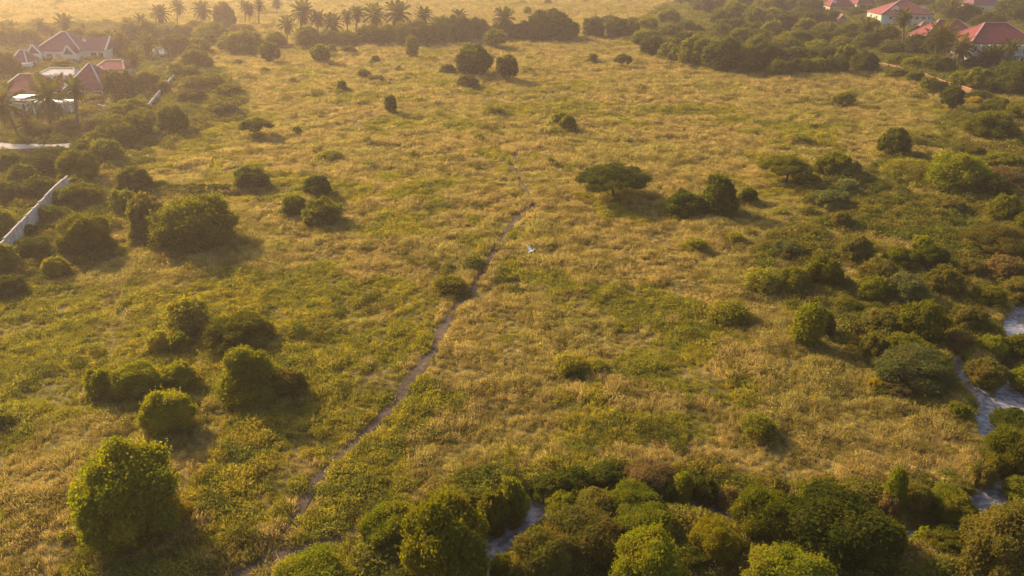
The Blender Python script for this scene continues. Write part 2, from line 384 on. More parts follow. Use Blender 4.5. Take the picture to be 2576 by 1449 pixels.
def scatter(name, kind, P, S, label):
    n = len(P); me = bpy.data.meshes.new(name); me.vertices.add(n); me.vertices.foreach_set('co', P.astype(np.float32).ravel())
    rg = np.random.RandomState(len(P) % 1000 + 3)
    for an, tp, dat, f in (('rot', 'FLOAT_VECTOR', np.column_stack([rg.normal(0, .12, n), rg.normal(0, .12, n), rg.uniform(0, 6.283, n)]), 'vector'),
                           ('scl', 'FLOAT_VECTOR', S, 'vector'), ('pick', 'INT', rg.randint(0, 4, n), 'value')):
        a = me.attributes.new(an, tp, 'POINT'); a.data.foreach_set(f, np.ascontiguousarray(dat, np.int32 if tp == 'INT' else np.float32).ravel())
    o = bpy.data.objects.new(name, me); COL.objects.link(o); o['kind'] = 'stuff'; o['label'] = label; o['category'] = 'grass' if 'grass' in name else 'undergrowth'
    ng = bpy.data.node_groups.new(name, 'GeometryNodeTree'); ng.interface.new_socket('Geometry', in_out='INPUT', socket_type='NodeSocketGeometry'); ng.interface.new_socket('Geometry', in_out='OUTPUT', socket_type='NodeSocketGeometry')
    N, L = ng.nodes, ng.links; gi = N.new('NodeGroupInput'); go = N.new('NodeGroupOutput')
    mp = N.new('GeometryNodeMeshToPoints'); L.new(gi.outputs[0], mp.inputs[0])
    ip = N.new('GeometryNodeInstanceOnPoints'); L.new(mp.outputs[0], ip.inputs['Points'])
    jn = N.new('GeometryNodeJoinGeometry')
    for s in SRC[kind]:
        oi = N.new('GeometryNodeObjectInfo'); oi.inputs['Object'].default_value = s; oi.inputs['As Instance'].default_value = True; L.new(oi.outputs['Geometry'], jn.inputs[0])
    L.new(jn.outputs[0], ip.inputs['Instance']); ip.inputs['Pick Instance'].default_value = True
    def attr(nm, t):
        a = N.new('GeometryNodeInputNamedAttribute'); a.data_type = t; a.inputs['Name'].default_value = nm; return a.outputs[0]
    L.new(attr('pick', 'INT'), ip.inputs['Instance Index']); L.new(attr('scl', 'FLOAT_VECTOR'), ip.inputs['Scale'])
    er = N.new('FunctionNodeEulerToRotation'); L.new(attr('rot', 'FLOAT_VECTOR'), er.inputs[0]); L.new(er.outputs[0], ip.inputs['Rotation'])
    L.new(ip.outputs[0], go.inputs[0]); mod = o.modifiers.new('scatter', 'NODES'); mod.node_group = ng
    return o

# parts of the land, drawn as ground polygons
SCRUB = [gpoly(p) for p in (
    [(1890, 640), (2000, 560), (2030, 470), (2200, 420), (2330, 330), (2420, 270), (2700, 250), (2800, 1300), (2520, 1230), (2470, 1110), (2400, 980), (2230, 1000), (2150, 920), (2090, 790), (1930, 720)],
    [(880, 1290), (1040, 1240), (1230, 1185), (1500, 1160), (1750, 1170), (2020, 1215), (2250, 1200), (2500, 1190), (2800, 1250), (2900, 1560), (860, 1560)],
    [(-120, 430), (180, 430), (330, 270), (400, 190), (540, 180), (620, 240), (600, 310), (470, 345), (390, 400), (300, 480), (420, 560), (300, 660), (130, 700), (-160, 760)])]
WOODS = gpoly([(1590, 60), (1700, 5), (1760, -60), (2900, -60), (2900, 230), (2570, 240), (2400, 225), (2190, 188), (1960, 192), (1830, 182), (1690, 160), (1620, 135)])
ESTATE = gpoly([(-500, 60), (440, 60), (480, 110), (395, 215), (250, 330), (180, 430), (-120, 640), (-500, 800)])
CLEAR_Y = gpoly([(-80, 358), (190, 358), (200, 364), (186, 382), (-80, 388)])

def sample(y0, y1, dens, seed, margin=1.25):
    rg = np.random.RandomState(seed); k = PW / 2 / F_PX * margin
    n = int(dens * k * (y1 * y1 - y0 * y0) * 1.12 + 10); n = int(n)
    y = np.sqrt(rg.uniform(y0 * y0, y1 * y1, n)); x = rg.uniform(-1, 1, n) * (y * k * 1.05 + 9)
    return x, y, rg
def spread_all():
    bins = {k: ([], []) for k in ('gold', 'green', 'herb', 'brush', 'lawn')}
    bands = [(20, 48, 9.5, .86), (48, 75, 8.0, .9), (75, 110, 5.5, 1.05), (110, 165, 2.8, 1.35), (165, 260, 1.15, 1.8), (260, 480, .38, 2.7)]
    for bi, (y0, y1, dens, sz) in enumerate(bands):
        x, y, rg = sample(y0, y1, dens, 100 + bi)
        h = terrain(x, y); ok = h > -.50; dc = np.full(len(x), 1e9)
        for D in CREEK_D: dc = np.minimum(dc, dist_line(x, y, D))
        ok &= ~inside(x, y, CLEAR_Y)
        for k, D in enumerate(PATH_D): ok &= (dist_line(x, y, D) > ((.38, .24, .12, -.1, -.25, .1)[k])) | (rg.uniform(size=len(x)) < .03)
        x, y, h, dc = x[ok], y[ok], h[ok], dc[ok]; u = rg.uniform(size=len(x))
        scr = np.zeros(len(x), bool)
        for S in SCRUB: scr |= inside(x, y, S)
        wood = inside(x, y, WOODS); est = inside(x, y, ESTATE) & ~wood
        g = vnoise(x, y, 13, 5) * .5 + vnoise(x, y, 4.5, 6) * .3 + vnoise(x, y, 1.7, 7) * .2 + np.clip(-x / np.maximum(y, 30) * .16, 0, .07)
        tn = vnoise(x, y, 1.5, 8) * .45 + vnoise(x, y, 3.6, 19) * .35 + vnoise(x, y, 9, 9) * .2
        tall = .42 + 1.2 * np.clip((tn - .25) / .5, 0, 1) ** 1.2
        b = vnoise(x, y, 5, 21) * .6 + vnoise(x, y, 2.0, 22) * .4
        yk = np.clip((y - 60) / 60, 0, 1)                      # nearer land is greener, farther land drier
        kind = np.where(g > .50 + .13 * yk, 1, 0)
        kind = np.where((g > .56 + .1 * yk) & (u < .45), 2, kind)
        kind = np.where((g < .5) & (u < .10), 2, kind)
        kind = np.where(scr & (b > .40), np.where(u < .45, 3, 2), kind)
        kind = np.where((~scr) & (b > .78) & (u < .12), 3, kind)
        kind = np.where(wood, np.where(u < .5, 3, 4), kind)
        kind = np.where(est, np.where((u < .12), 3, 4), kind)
        kind = np.where((kind == 3) & (dc < 1.7), 1, kind)
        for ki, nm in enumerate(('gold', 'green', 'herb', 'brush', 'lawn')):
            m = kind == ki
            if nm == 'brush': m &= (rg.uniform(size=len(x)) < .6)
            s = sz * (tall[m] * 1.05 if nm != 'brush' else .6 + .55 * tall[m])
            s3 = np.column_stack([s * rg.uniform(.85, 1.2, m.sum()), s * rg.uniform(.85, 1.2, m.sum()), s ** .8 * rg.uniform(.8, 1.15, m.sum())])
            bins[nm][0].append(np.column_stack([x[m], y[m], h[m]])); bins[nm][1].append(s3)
    rg = np.random.RandomState(77)
    for gx, gy, a in RINGS:
        k = int(min(60, 10 + a * 12)); t = rg.uniform(0, 6.283, k); q = a * rg.uniform(.8, 1.3, k); X, Y = gx + np.cos(t) * q, gy + np.sin(t) * q; H = terrain(X, Y); m = H > -.5
        X, Y, H = X[m], Y[m], H[m]; sz = rg.uniform(.8, 1.7, len(X)) * min(1.6, max(.8, math.hypot(gx, gy) / 90)); w = rg.uniform(size=len(X))
        for nm, mm in (('gold', w < .4), ('herb', (w >= .4) & (w < .8)), ('brush', w >= .8)):
            f = .6 if nm == 'brush' else 1.0
            bins[nm][0].append(np.column_stack([X[mm], Y[mm], H[mm]])); bins[nm][1].append(np.column_stack([sz[mm] * f] * 3))
    lab = {'gold': ('dry_grass', 'tall dry golden grass covering the open field'), 'green': ('green_grass', 'yellow green grass in patches over the field'),
           'herb': ('leafy_grass', 'low leafy green weeds among the field grass'), 'brush': ('undergrowth', 'knee high scrubby undergrowth between the bushes'),
           'lawn': ('lawn_grass', 'short dull grass around the houses and under the trees')}
    for nm, (Ps, Ss) in bins.items(): scatter(lab[nm][0], nm, np.concatenate(Ps), np.concatenate(Ss), lab[nm][1])

# ---------------------------------------------------------------- crowns
def ico(sub=1):
    import bmesh
    bm = bmesh.new(); bmesh.ops.create_icosphere(bm, subdivisions=sub, radius=1.0)
    V = np.array([v.co[:] for v in bm.verts]); Fc = np.array([[v.index for v in f.verts] for f in bm.faces]); bm.free(); return V, Fc
ICO_V, ICO_F = ico(2)

def lobed_crown(seed, lobes, n_leaf, leaf, squash=1.0, shaggy=.10, hang=0.0, fill=.84):
    """lobes: rows (x, y, z, rx, rz). Leaves lie on the outer skin of the union of lobes, over light-blocking inner masses."""
    rg = np.random.RandomState(seed); Lb = np.array(lobes, float)
    area = Lb[:, 3] * (Lb[:, 3] + Lb[:, 4]); area /= area.sum()
    k = int(n_leaf * 2.3); idx = rg.choice(len(Lb), k, p=area); d = rg.normal(size=(k, 3)); d /= np.linalg.norm(d, axis=1)[:, None]
    d[:, 2] = np.where((d[:, 2] < -.2) & (rg.uniform(size=k) < .5), -d[:, 2], d[:, 2])
    rad = np.column_stack([Lb[idx, 3], Lb[idx, 3], Lb[idx, 4]])
    depth = 1 - np.abs(rg.normal(0, shaggy, k)) + np.where(rg.uniform(size=k) < .22, rg.uniform(0, shaggy * 2.6, k), 0)
    P = Lb[idx, :3] + d * rad * depth[:, None]
    keep = np.ones(k, bool)
    for j in range(len(Lb)):
        q = (P - Lb[j, :3]) / np.array([Lb[j, 3], Lb[j, 3], Lb[j, 4]]); keep &= ~((np.einsum('ij,ij->i', q, q) < .80) & (idx != j))
    P, d = P[keep][:n_leaf], d[keep][:n_leaf]
    # short leafy shoots standing out of the skin break up the outline
    ns = max(30, n_leaf // 60); per = 9; ci = rg.choice(len(P), ns); sd = d[ci] + rg.normal(size=(ns, 3)) * .35 + np.array([0, 0, .35]); sd /= np.linalg.norm(sd, axis=1)[:, None]
    tt = np.tile(np.linspace(.02, 1, per), ns)[:, None] * np.repeat(rg.uniform(.06, .20, ns), per)[:, None]
    SPr = np.repeat(P[ci], per, 0) + np.repeat(sd, per, 0) * tt + rg.normal(size=(ns * per, 3)) * leaf * .5
    P = np.concatenate([P, SPr]); d = np.concatenate([d, np.repeat(sd, per, 0)])
    if hang: d = d * np.array([1, 1, .35])
    V, Fq = leaf_quads(P, d, leaf, rg)
    lo, hi = np.percentile(P, 1.0, axis=0), np.percentile(P, 99.0, axis=0)
    cen = np.array([(lo[0] + hi[0]) / 2, (lo[1] + hi[1]) / 2, (lo[2] + hi[2]) / 2]); ext = (hi - lo) / 2; ext[:2] = ext[:2].mean()
    cv, cf = [], []  # solid cores added so light does not pass through the crown
    nb = 0
    for j, (x, y, z, rx, rz) in enumerate(Lb):
        rr = 1 + .10 * np.sin(ICO_V[:, 0] * 5 + j) * np.cos(ICO_V[:, 1] * 4 + j)
        cv.append(ICO_V * rr[:, None] * np.array([rx, rx, rz]) * fill + np.array([x, y, z])); cf.append(ICO_F + nb); nb += len(ICO_V)
    CV = np.concatenate(cv); CF = np.concatenate(cf)
    me = bpy.data.meshes.new('crown'); nv = len(V); AV = (np.concatenate([V, CV]) - cen) / ext
    me.vertices.add(len(AV)); me.vertices.foreach_set('co', AV.astype(np.float32).ravel())
    lp = np.concatenate([Fq.ravel(), (CF + nv).ravel()]); me.loops.add(len(lp)); me.loops.foreach_set('vertex_index', lp.astype(np.int32))
    st = np.concatenate([np.arange(len(Fq)) * 4, len(Fq) * 4 + np.arange(len(CF)) * 3]); me.polygons.add(len(st)); me.polygons.foreach_set('loop_start', st.astype(np.int32))
    me.update(calc_edges=True); return me

def round_lobes(seed, n=20, irregular=.4, low=0.0, core=.80):
    rg = np.random.RandomState(seed); L = [(0, 0, 0, core, core)]
    for i in range(n):
        t = (i + rg.uniform(-.3, .3)) * 2.39996; zz = 1 - 1.7 * (i + .5) / n; zz = max(zz, -.75)
        r = math.sqrt(max(0, 1 - zz * zz)); rr = rg.uniform(.22, .22 + .22 * irregular + .06); k = 1 - rr * rg.uniform(.75, 1.0) + rg.uniform(-.10, .12) * irregular
        L.append((math.cos(t) * r * k, math.sin(t) * r * k, zz * k, rr, rr * rg.uniform(.8, 1.1)))
    return L
def dome_lobes(seed, n=20):
    """low domed bush, wide and flat at the bottom"""
    rg = np.random.RandomState(seed); L = [(0, 0, -.2, .72, .7)]
    for i in range(n):
        a = i * 2.39996 + rg.uniform(-.3, .3); q = math.sqrt((i + .5) / n) * .78; rr = rg.uniform(.2, .38)
        z = math.sqrt(max(0, 1 - q * q)) * 1.0 - rr * .8 - .12 + rg.uniform(-.1, .1)
        L.append((math.cos(a) * q, math.sin(a) * q, z - (0.35 if q > .6 else 0), rr, rr * 1.1))
    return L
def umbrella_lobes(seed, n=24):
    rg = np.random.RandomState(seed); L = []
    for i in range(n):
        a = i * 2.39996 + rg.uniform(-.25, .25); q = math.sqrt((i + .3) / n) * .88; rr = rg.uniform(.20, .32)
        L.append((math.cos(a) * q, math.sin(a) * q, .5 - .75 * q ** 2.2 + rg.uniform(-.14, .14), rr, rr * rg.uniform(.8, 1.2)))
    return L
def column_lobes(seed):
    rg = np.random.RandomState(seed); L = []
    for i in range(7):
        z = -.85 + i * .27; w = (.62, .75, .8, .82, .8, .72, .55)[i]; L.append((rg.uniform(-.12, .12), rg.uniform(-.12, .12), z, w, .32))
        for k in range(3):
            a = rg.uniform(0, 6.28); L.append((math.cos(a) * w * .6, math.sin(a) * w * .6, z + rg.uniform(-.1, .1), w * .42, .2))
    return L
def pear_lobes(seed):
    rg = np.random.RandomState(seed); L = [(0, 0, -.4, .8, .5), (-.05, 0, .15, .5, .5), (-.12, 0, .62, .32, .32)]
    for i in range(22):
        z = rg.uniform(-.75, .8); w = (.98 - .62 * (z + .75) / 1.55); a = rg.uniform(0, 6.28); rr = rg.uniform(.16, .3)
        L.append((math.cos(a) * (w - rr * .8) - .1 * max(z, 0), math.sin(a) * (w - rr * .8), z, rr, rr * 1.1))
    return L
GEN = {'round': round_lobes, 'dome': dome_lobes, 'umbrella': umbrella_lobes, 'column': column_lobes, 'pear': pear_lobes, 'tuft': dome_lobes}
DETAIL = {3: (22000, .029), 2: (7000, .050), 1: (2600, .080), 0: (1000, .125)}
NVAR = {'tuft': {3: 2, 2: 3, 1: 3, 0: 2}, 'round': {3: 3, 2: 4, 1: 5, 0: 4}, 'dome': {3: 3, 2: 4, 1: 4, 0: 3}, 'umbrella': {3: 1, 2: 2, 1: 2, 0: 1}, 'column': {3: 1, 2: 2, 1: 1, 0: 1}, 'pear': {3: 1, 2: 1, 1: 1, 0: 1}}
CACHE = {}
def crown_mesh(shape, lvl, var, tone):
    key = (shape, lvl, var % NVAR[shape][lvl], tone)
    if key not in CACHE:
        base = (shape, lvl, key[2])
        if base not in CACHE:
            n, s = DETAIL[lvl]; sd = 17 * key[2] + 5 * lvl + len(shape) * 101
            if shape == 'umbrella': s *= .8
            CACHE[base] = lobed_crown(sd, GEN[shape](sd), n if shape != 'tuft' else int(n * .7), s, shaggy={'column': .08, 'tuft': .28}.get(shape, .11), fill=.5 if shape == 'tuft' else .84)
        me = CACHE[base] if len(CACHE[base].materials) == 0 else CACHE[base].copy()
        if len(me.materials): me.materials.clear()
        me.materials.append(LEAF[tone]); CACHE[key] = me
    return CACHE[key]

def trunk_mesh(seed, h, r, spread, crown_z, fork=True, n_limb=4):
    rg = random.Random(seed); mb = MB(); hf = h * (.45 if fork else .8); lx, ly = rg.uniform(-.12, .12) * h, rg.uniform(-.08, .08) * h
    mb.tube([(0, 0, -.3), (lx * .2, ly * .2, hf * .4), (lx * .6, ly * .6, hf)], [r * 1.3, r, r * .8], 7)
    for i in range(n_limb):
        a = i * 6.283 / n_limb + rg.uniform(-.4, .4); s = spread * rg.uniform(.5, .8)
        e = (lx + math.cos(a) * s, ly + math.sin(a) * s, crown_z + rg.uniform(-.1, .2) * h)
        m = (lx * .8 + math.cos(a) * s * .45, ly * .8 + math.sin(a) * s * .45, hf + (crown_z - hf) * .55)
        mb.tube([(lx * .6, ly * .6, hf * .96), m, e], [r * .6, r * .4, r * .15], 5)
    return mb

RINGS = []
def plant(box, tone, label, shape='round', base=None, cat='bush', name=None, group=None, sink=.80, var=None, lvl=None, tall=None):
    """box: outline in the photo. base: foot of a visible trunk. Everything is worked out as a ground position and sizes in metres."""
    if tone == 'grassy': shape = 'tuft'
    u0, v0, u1, v1 = box; um, vm = (u0 + u1) / 2, (v0 + v1) / 2; hp = (v1 - v0) / 2; wpx = u1 - u0
    dl = math.atan2(-ray(um, vm)[2], math.hypot(ray(um, vm)[0], ray(um, vm)[1]))
    if base is None:
        zc = 1.0; g = 0.0
        for _ in range(8):
            p = at(um, vm, zc); s = scale_at(p); a = wpx / 2 / s
            q = (hp / s) ** 2 - (a * math.sin(dl)) ** 2; b = math.sqrt(max(q, (.42 * a) ** 2)) / math.cos(dl)
            g = tz(p[0], p[1]); g = max(g, -.5); zc = g + sink * b
        gx, gy = p[0], p[1]
    else:
        G = at(base[0], base[1], 0); gx, gy = G[0], G[1]; g = max(tz(gx, gy), -.5); zc = z_at(gy, vm); p = (gx, gy, zc); s = scale_at(p)
        a = wpx / 2 / s; q = (hp / s) ** 2 - (a * math.sin(dl)) ** 2; b = math.sqrt(max(q, ((.22 if shape == 'umbrella' else .30) * a) ** 2)) / math.cos(dl); cx = x_at(gy, zc, um)
    px = max(wpx, 1.6 * hp); L = lvl if lvl is not None else (3 if px > 115 else 2 if px > 58 else 1 if px > 26 else 0)
    vr = var if var is not None else rnd.randrange(9); me = crown_mesh(shape, L, vr, tone); rz = rnd.uniform(0, 6.28) if shape not in ('pear',) else 0
    k = .97
    if base is None:
        o = put(name or 'shrub', me, None, None, (gx, gy, zc), (0, 0, rz), (a * k, a * k, b * k)); tag(o, label, cat, group)
    else:
        o = empty(name or 'tree', (gx, gy, g)); tag(o, label, cat, group)
        put('crown', me, None, o, (cx - gx, 0, zc - g), (0, 0, rz), (a * k, a * k, b * k))
        h = zc - g; r = max(.10, min(.035 * h + .015 * a, .4)); tm = trunk_mesh(int(um), h, r, a, h - b * (.0 if shape == 'umbrella' else .2), True, 6 if shape == 'umbrella' else 4)
        t = tm.build('trunk', BARK, o)
    RINGS.append((gx, gy, a * (.35 if base is not None else 1))); return o

# ---------------------------------------------------------------- bushes and trees of the open field
B = plant
G1 = 'bushes dotted over the field'
B((190, 1112, 437, 1375), 'bright', 'huge round yellow green bush alone in the near corner of the field, ragged top', sink=.86, var=0)
B((350, 1255, 470, 1340), 'yellow', 'yellow flowering bush leaning against the foot of the huge round bush', 'dome')
B((548, 860, 718, 1012), 'bright', 'tall pear shaped yellow green bush with a pointed top', 'pear', sink=.9, cat='bush')
B((676, 925, 768, 1008), 'olive', 'dim low bush standing in for the shadow right of the pear shaped bush', 'dome')  # bush added as a stand-in for the pear bush's shadow
B((520, 790, 686, 885), 'mid', 'wide flat domed green bush just behind the pear shaped bush', 'dome')
B((412, 745, 527, 845), 'grassy', 'pale olive round bush behind the small vivid bush, above the domed one')
B((425, 835, 477, 888), 'bright', 'small vivid green bush below the pale olive bush')
B((368, 832, 428, 892), 'grassy', 'small ragged olive bush beside the small vivid green one', 'dome')
B((284, 912, 400, 1008), 'bright', 'broad yellow green bush, bigger of a joined pair left of the pear bush', 'dome')
B((215, 925, 292, 1010), 'bright', 'narrower yellow green bush, outer one of a joined pair left of the pear bush')
B((405, 910, 489, 985), 'bright', 'spiky topped small bush between the joined pair and the pear bush')
B((357, 978, 481, 1095), 'bright', 'round upright bush with bright rim standing in front of the spiky topped one', sink=.88)
B((-32, 1040, 32, 1085), 'mid', 'small green bush cut off by the left edge, level with the round upright bush')
B((690, 1412, 872, 1500), 'bright', 'bright yellow green bush cut off by the bottom edge beside the dirt track', 'dome')
B((388, 497, 588, 636), 'mid', 'largest domed bush on the left of the field, olive green with a bright rim', 'round', sink=.7, var=1)
B((322, 488, 420, 600), 'olive', 'dim olive bush tucked against the left flank of the largest domed bush')
B((326, 552, 392, 610), 'olive', 'low bush with yellow sprigs at the left foot of the largest domed bush', 'dome')
B((150, 538, 272, 645), 'mid', 'round dark bush between the concrete wall and the largest domed bush')
B((278, 477, 350, 542), 'mid', 'small domed bush behind the dim olive bush, near the pale track')
B((295, 420, 377, 492), 'mid', 'domed green bush at the field end of the straight dark furrow', 'dome')
B((383, 452, 424, 483), 'mid', 'very small bush beside the domed one at the end of the dark furrow')
B((585, 418, 673, 482), 'dark', 'dark wide bush standing on the straight dark furrow')
B((767, 440, 832, 498), 'dark', 'dark ball shaped bush upslope of the wedge shaped bush')
B((762, 498, 857, 570), 'mid', 'wedge shaped bush with flat bright top beside the short pale groove')
B((708, 492, 775, 545), 'mid', 'low dim bush on the left of the wedge shaped bush', 'dome')
B((600, 297, 685, 326), 'dark', 'flat topped acacia with a short trunk on the left of the field', 'umbrella', (641, 346), 'tree', 'acacia_tree')
B((733, 317, 759, 343), 'mid', 'small lone bush just right of the left flat topped acacia')
B((397, 268, 472, 342), 'dark', 'round dark bush just outside the left boundary wall', sink=.85)
B((652, 107, 703, 150), 'mid', 'mushroom shaped tree, left one of two below the palm row', 'round', (674, 157), 'tree', 'tree')
B((782, 112, 830, 152), 'mid', 'mushroom shaped tree, right one of two below the palm row', 'round', (803, 159), 'tree', 'tree')
B((822, 112, 846, 134), 'mid', 'small bush touching the right mushroom shaped tree')
B((858, 116, 894, 136), 'olive', 'low thin bush just right of the two mushroom shaped trees', 'dome')
B((932, 140, 954, 161), 'dark', 'tiny ball shaped bush right of the mushroom shaped trees')
B((898, 174, 932, 199), 'dark', 'small blocky dark bush in the middle of the far field')
B((925, 192, 967, 206), 'olive', 'flat sprawling shrub beside the small blocky dark bush', 'dome')
B((848, 203, 874, 233), 'dark', 'small egg shaped dark bush in front of the blocky one')
B((726, 196, 747, 214), 'olive', 'tiny bush alone in the hazy left part of the far field')
B((655, 170, 678, 186), 'olive', 'tiny faint bush just below the left mushroom shaped tree', 'dome')
B((591, 150, 611, 166), 'olive', 'tiny faint bush closest to the hedge end in the far left field', 'dome')
B((968, 240, 998, 279), 'dark', 'small upright oval bush with a thin foot in the middle field', 'round', (983, 288), 'tree', 'small_tree')
B((997, 165, 1009, 178), 'mid', 'tiniest bush dot above the middle field')
B((1145, 114, 1236, 188), 'dark', 'big broad tree in the far middle of the field, tallest of its cluster', 'round', (1195, 190), 'tree', 'tree')
B((1106, 162, 1148, 190), 'dark', 'low round bush at the left foot of the big broad far tree')
B((1150, 190, 1203, 228), 'dark', 'dark bush with a slanting right side in front of the big broad far tree')
B((1248, 140, 1303, 192), 'dark', 'dark leafy tree with a leaning bare trunk beside the big broad far tree', 'round', (1279, 207), 'tree', 'tree')
B((1215, 265, 1270, 293), 'grassy', 'thin flat shrub in front of the leaning trunk tree', 'dome')
B((1193, 337, 1218, 358), 'mid', 'tiny bush left of the top of the footpath')
B((1372, 397, 1398, 419), 'mid', 'tiny round bush right of the curved top of the footpath')
B((1388, 283, 1428, 318), 'mid', 'rear half of the two lobed bush behind the large acacia')
B((1408, 291, 1450, 334), 'mid', 'front half of the two lobed bush behind the large acacia')
B((1370, 318, 1412, 338), 'grassy', 'low tuft at the left foot of the two lobed bush', 'dome')
B((1477, 136, 1504, 162), 'mid', 'small bush left of the little acacia in the far field')
B((1547, 136, 1592, 158), 'dark', 'little flat topped acacia with a thin trunk in the far field', 'umbrella', (1564, 173), 'tree', 'acacia_tree')
B((1447, 410, 1632, 470), 'dark', 'large umbrella shaped acacia with a dark trunk in the middle of the field', 'umbrella', (1543, 500), 'tree', 'acacia_tree', lvl=3)
B((1676, 480, 1776, 550), 'dark', 'dense round bush in front, nearest of three right of the large acacia', 'round', sink=.75)
B((1756, 440, 1862, 542), 'dark', 'tall bush with a hooked top, tallest of three right of the large acacia', 'pear', sink=.9)
B((1858, 473, 1904, 516), 'dark', 'small bush, last of three right of the large acacia')
B((1720, 597, 1778, 633), 'grassy', 'low brown green bush below the dense round bush', 'dome')
B((1828, 582, 1868, 616), 'grassy', 'small grey green bush right of the low brown green one', 'dome')
B((1935, 522, 1980, 547), 'grassy', 'small grey green mound left of the pale topped bush', 'dome')
B((1918, 388, 2048, 440), 'mid', 'wide domed acacia with yellow bush below it, left of a pair', 'umbrella', (1974, 468), 'tree', 'acacia_tree')
B((2050, 385, 2148, 456), 'mid', 'round domed bush, right of the pair with the yellow bush', 'dome')
B((1988, 436, 2062, 466), 'yellow', 'orange yellow bush glowing beneath the wide domed acacia', 'dome')
B((2140, 405, 2165, 450), 'grey', 'dim grey shrub against the right side of the domed pair')
B((2097, 233, 2151, 258), 'mid', 'flat topped little acacia alone near the right wall', 'umbrella', (2107, 264), 'tree', 'acacia_tree')
B((2212, 323, 2291, 400), 'dark', 'upright dark bush alone in the right of the field', sink=.88)
B((2335, 385, 2482, 497), 'bright', 'big vivid leafy tree near the right edge, lit on its left side', 'round', sink=.72, cat='tree', name='tree', var=2)
B((2312, 438, 2348, 474), 'bright', 'small vivid bush touching the left side of the big vivid tree')
B((2470, 440, 2540, 508), 'dark', 'dark shrub in the shade right of the big vivid tree', 'dome')
B((1978, 338, 2038, 362), 'grassy', 'thin brown bush with spreading twigs on the right half of the field', 'dome')
B((2225, 402, 2352, 455), 'grassy', 'low olive thicket left of the big vivid tree', 'dome')
B((2042, 478, 2140, 532), 'grey', 'grey green mound of brush below the domed pair', 'dome')
B((2098, 452, 2165, 500), 'grey', 'grey green brush mound just behind another one below the domed pair', 'dome')
B((2155, 515, 2214, 548), 'grassy', 'small grey green mound right of the pale topped bush', 'dome')
B((2090, 531, 2143, 582), 'olive', 'small pale topped bush shaped like a shaving brush')
B((2488, 490, 2562, 562), 'mid', 'leafy green bush near the right edge above the spreading pale acacia')
B((2435, 560, 2600, 625), 'olive', 'pale spreading acacia cut off by the right edge', 'umbrella', (2520, 650), 'tree', 'acacia_tree')
B((2560, 530, 2620, 590), 'mid', 'dark green bush cut off by the right edge beside the leafy one')
B((1085, 690, 1172, 742), 'grassy', 'low sprawling bush on the left side of the footpath', 'dome')
B((800, 380, 862, 402), 'grassy', 'flat tuft of brush upslope of the dark ball shaped bush', 'dome')
B((1866, 1040, 1952, 1112), 'grassy', 'yellow green bush alone in the near right of the field', 'dome')
B((1390, 885, 1470, 945), 'grassy', 'low leafy green patch of weeds in the near middle field', 'dome')
B((1470, 900, 1530, 940), 'grassy', 'small low weed mound right of the leafy green patch', 'dome')
B((1780, 755, 1880, 820), 'grassy', 'low dull shrub in the field left of the vine covered stump', 'dome')
B((1995, 766, 2072, 872), 'bright', 'vivid vine covered stump standing upright in the scrub', 'column', sink=.98, name='vine_covered_stump', cat='bush')
B((2040, 775, 2100, 850), 'olive', 'dim olive shrub in the shade right of the vine covered stump')
B((1302, 2, 1324, 13), 'mid', 'left one of the dark dots in the farthest field'); B((1317, 18, 1337, 40), 'olive', 'small pale tree below the left dark dot in the farthest field')
B((1370, -1, 1388, 13), 'mid', 'right one of the dark dots in the farthest field')
B((1655, 22, 1711, 60), 'mid', 'round topped tree standing alone beyond the hedge, right of the domes', 'round', (1683, 66), 'tree', 'tree')
B((1218, 74, 1274, 112), 'mid', 'smooth domed tree in front of the rightmost palm of the row', 'round', (1246, 121), 'tree', 'tree')
B((1018, 92, 1056, 138), 'olive', 'thin faint treelet standing in front of the far hedge below the palms', 'round', (1040, 146), 'tree', 'tree')

for i in range(5):
    B((418 + i * 33, 466 - (i % 2) * 2, 460 + i * 33, 484), 'dark', '%s low dark shrub from the left along the straight furrow on the left' % ('first', 'second', 'third', 'fourth', 'fifth')[i], 'dome', group='low shrubs along the furrow')
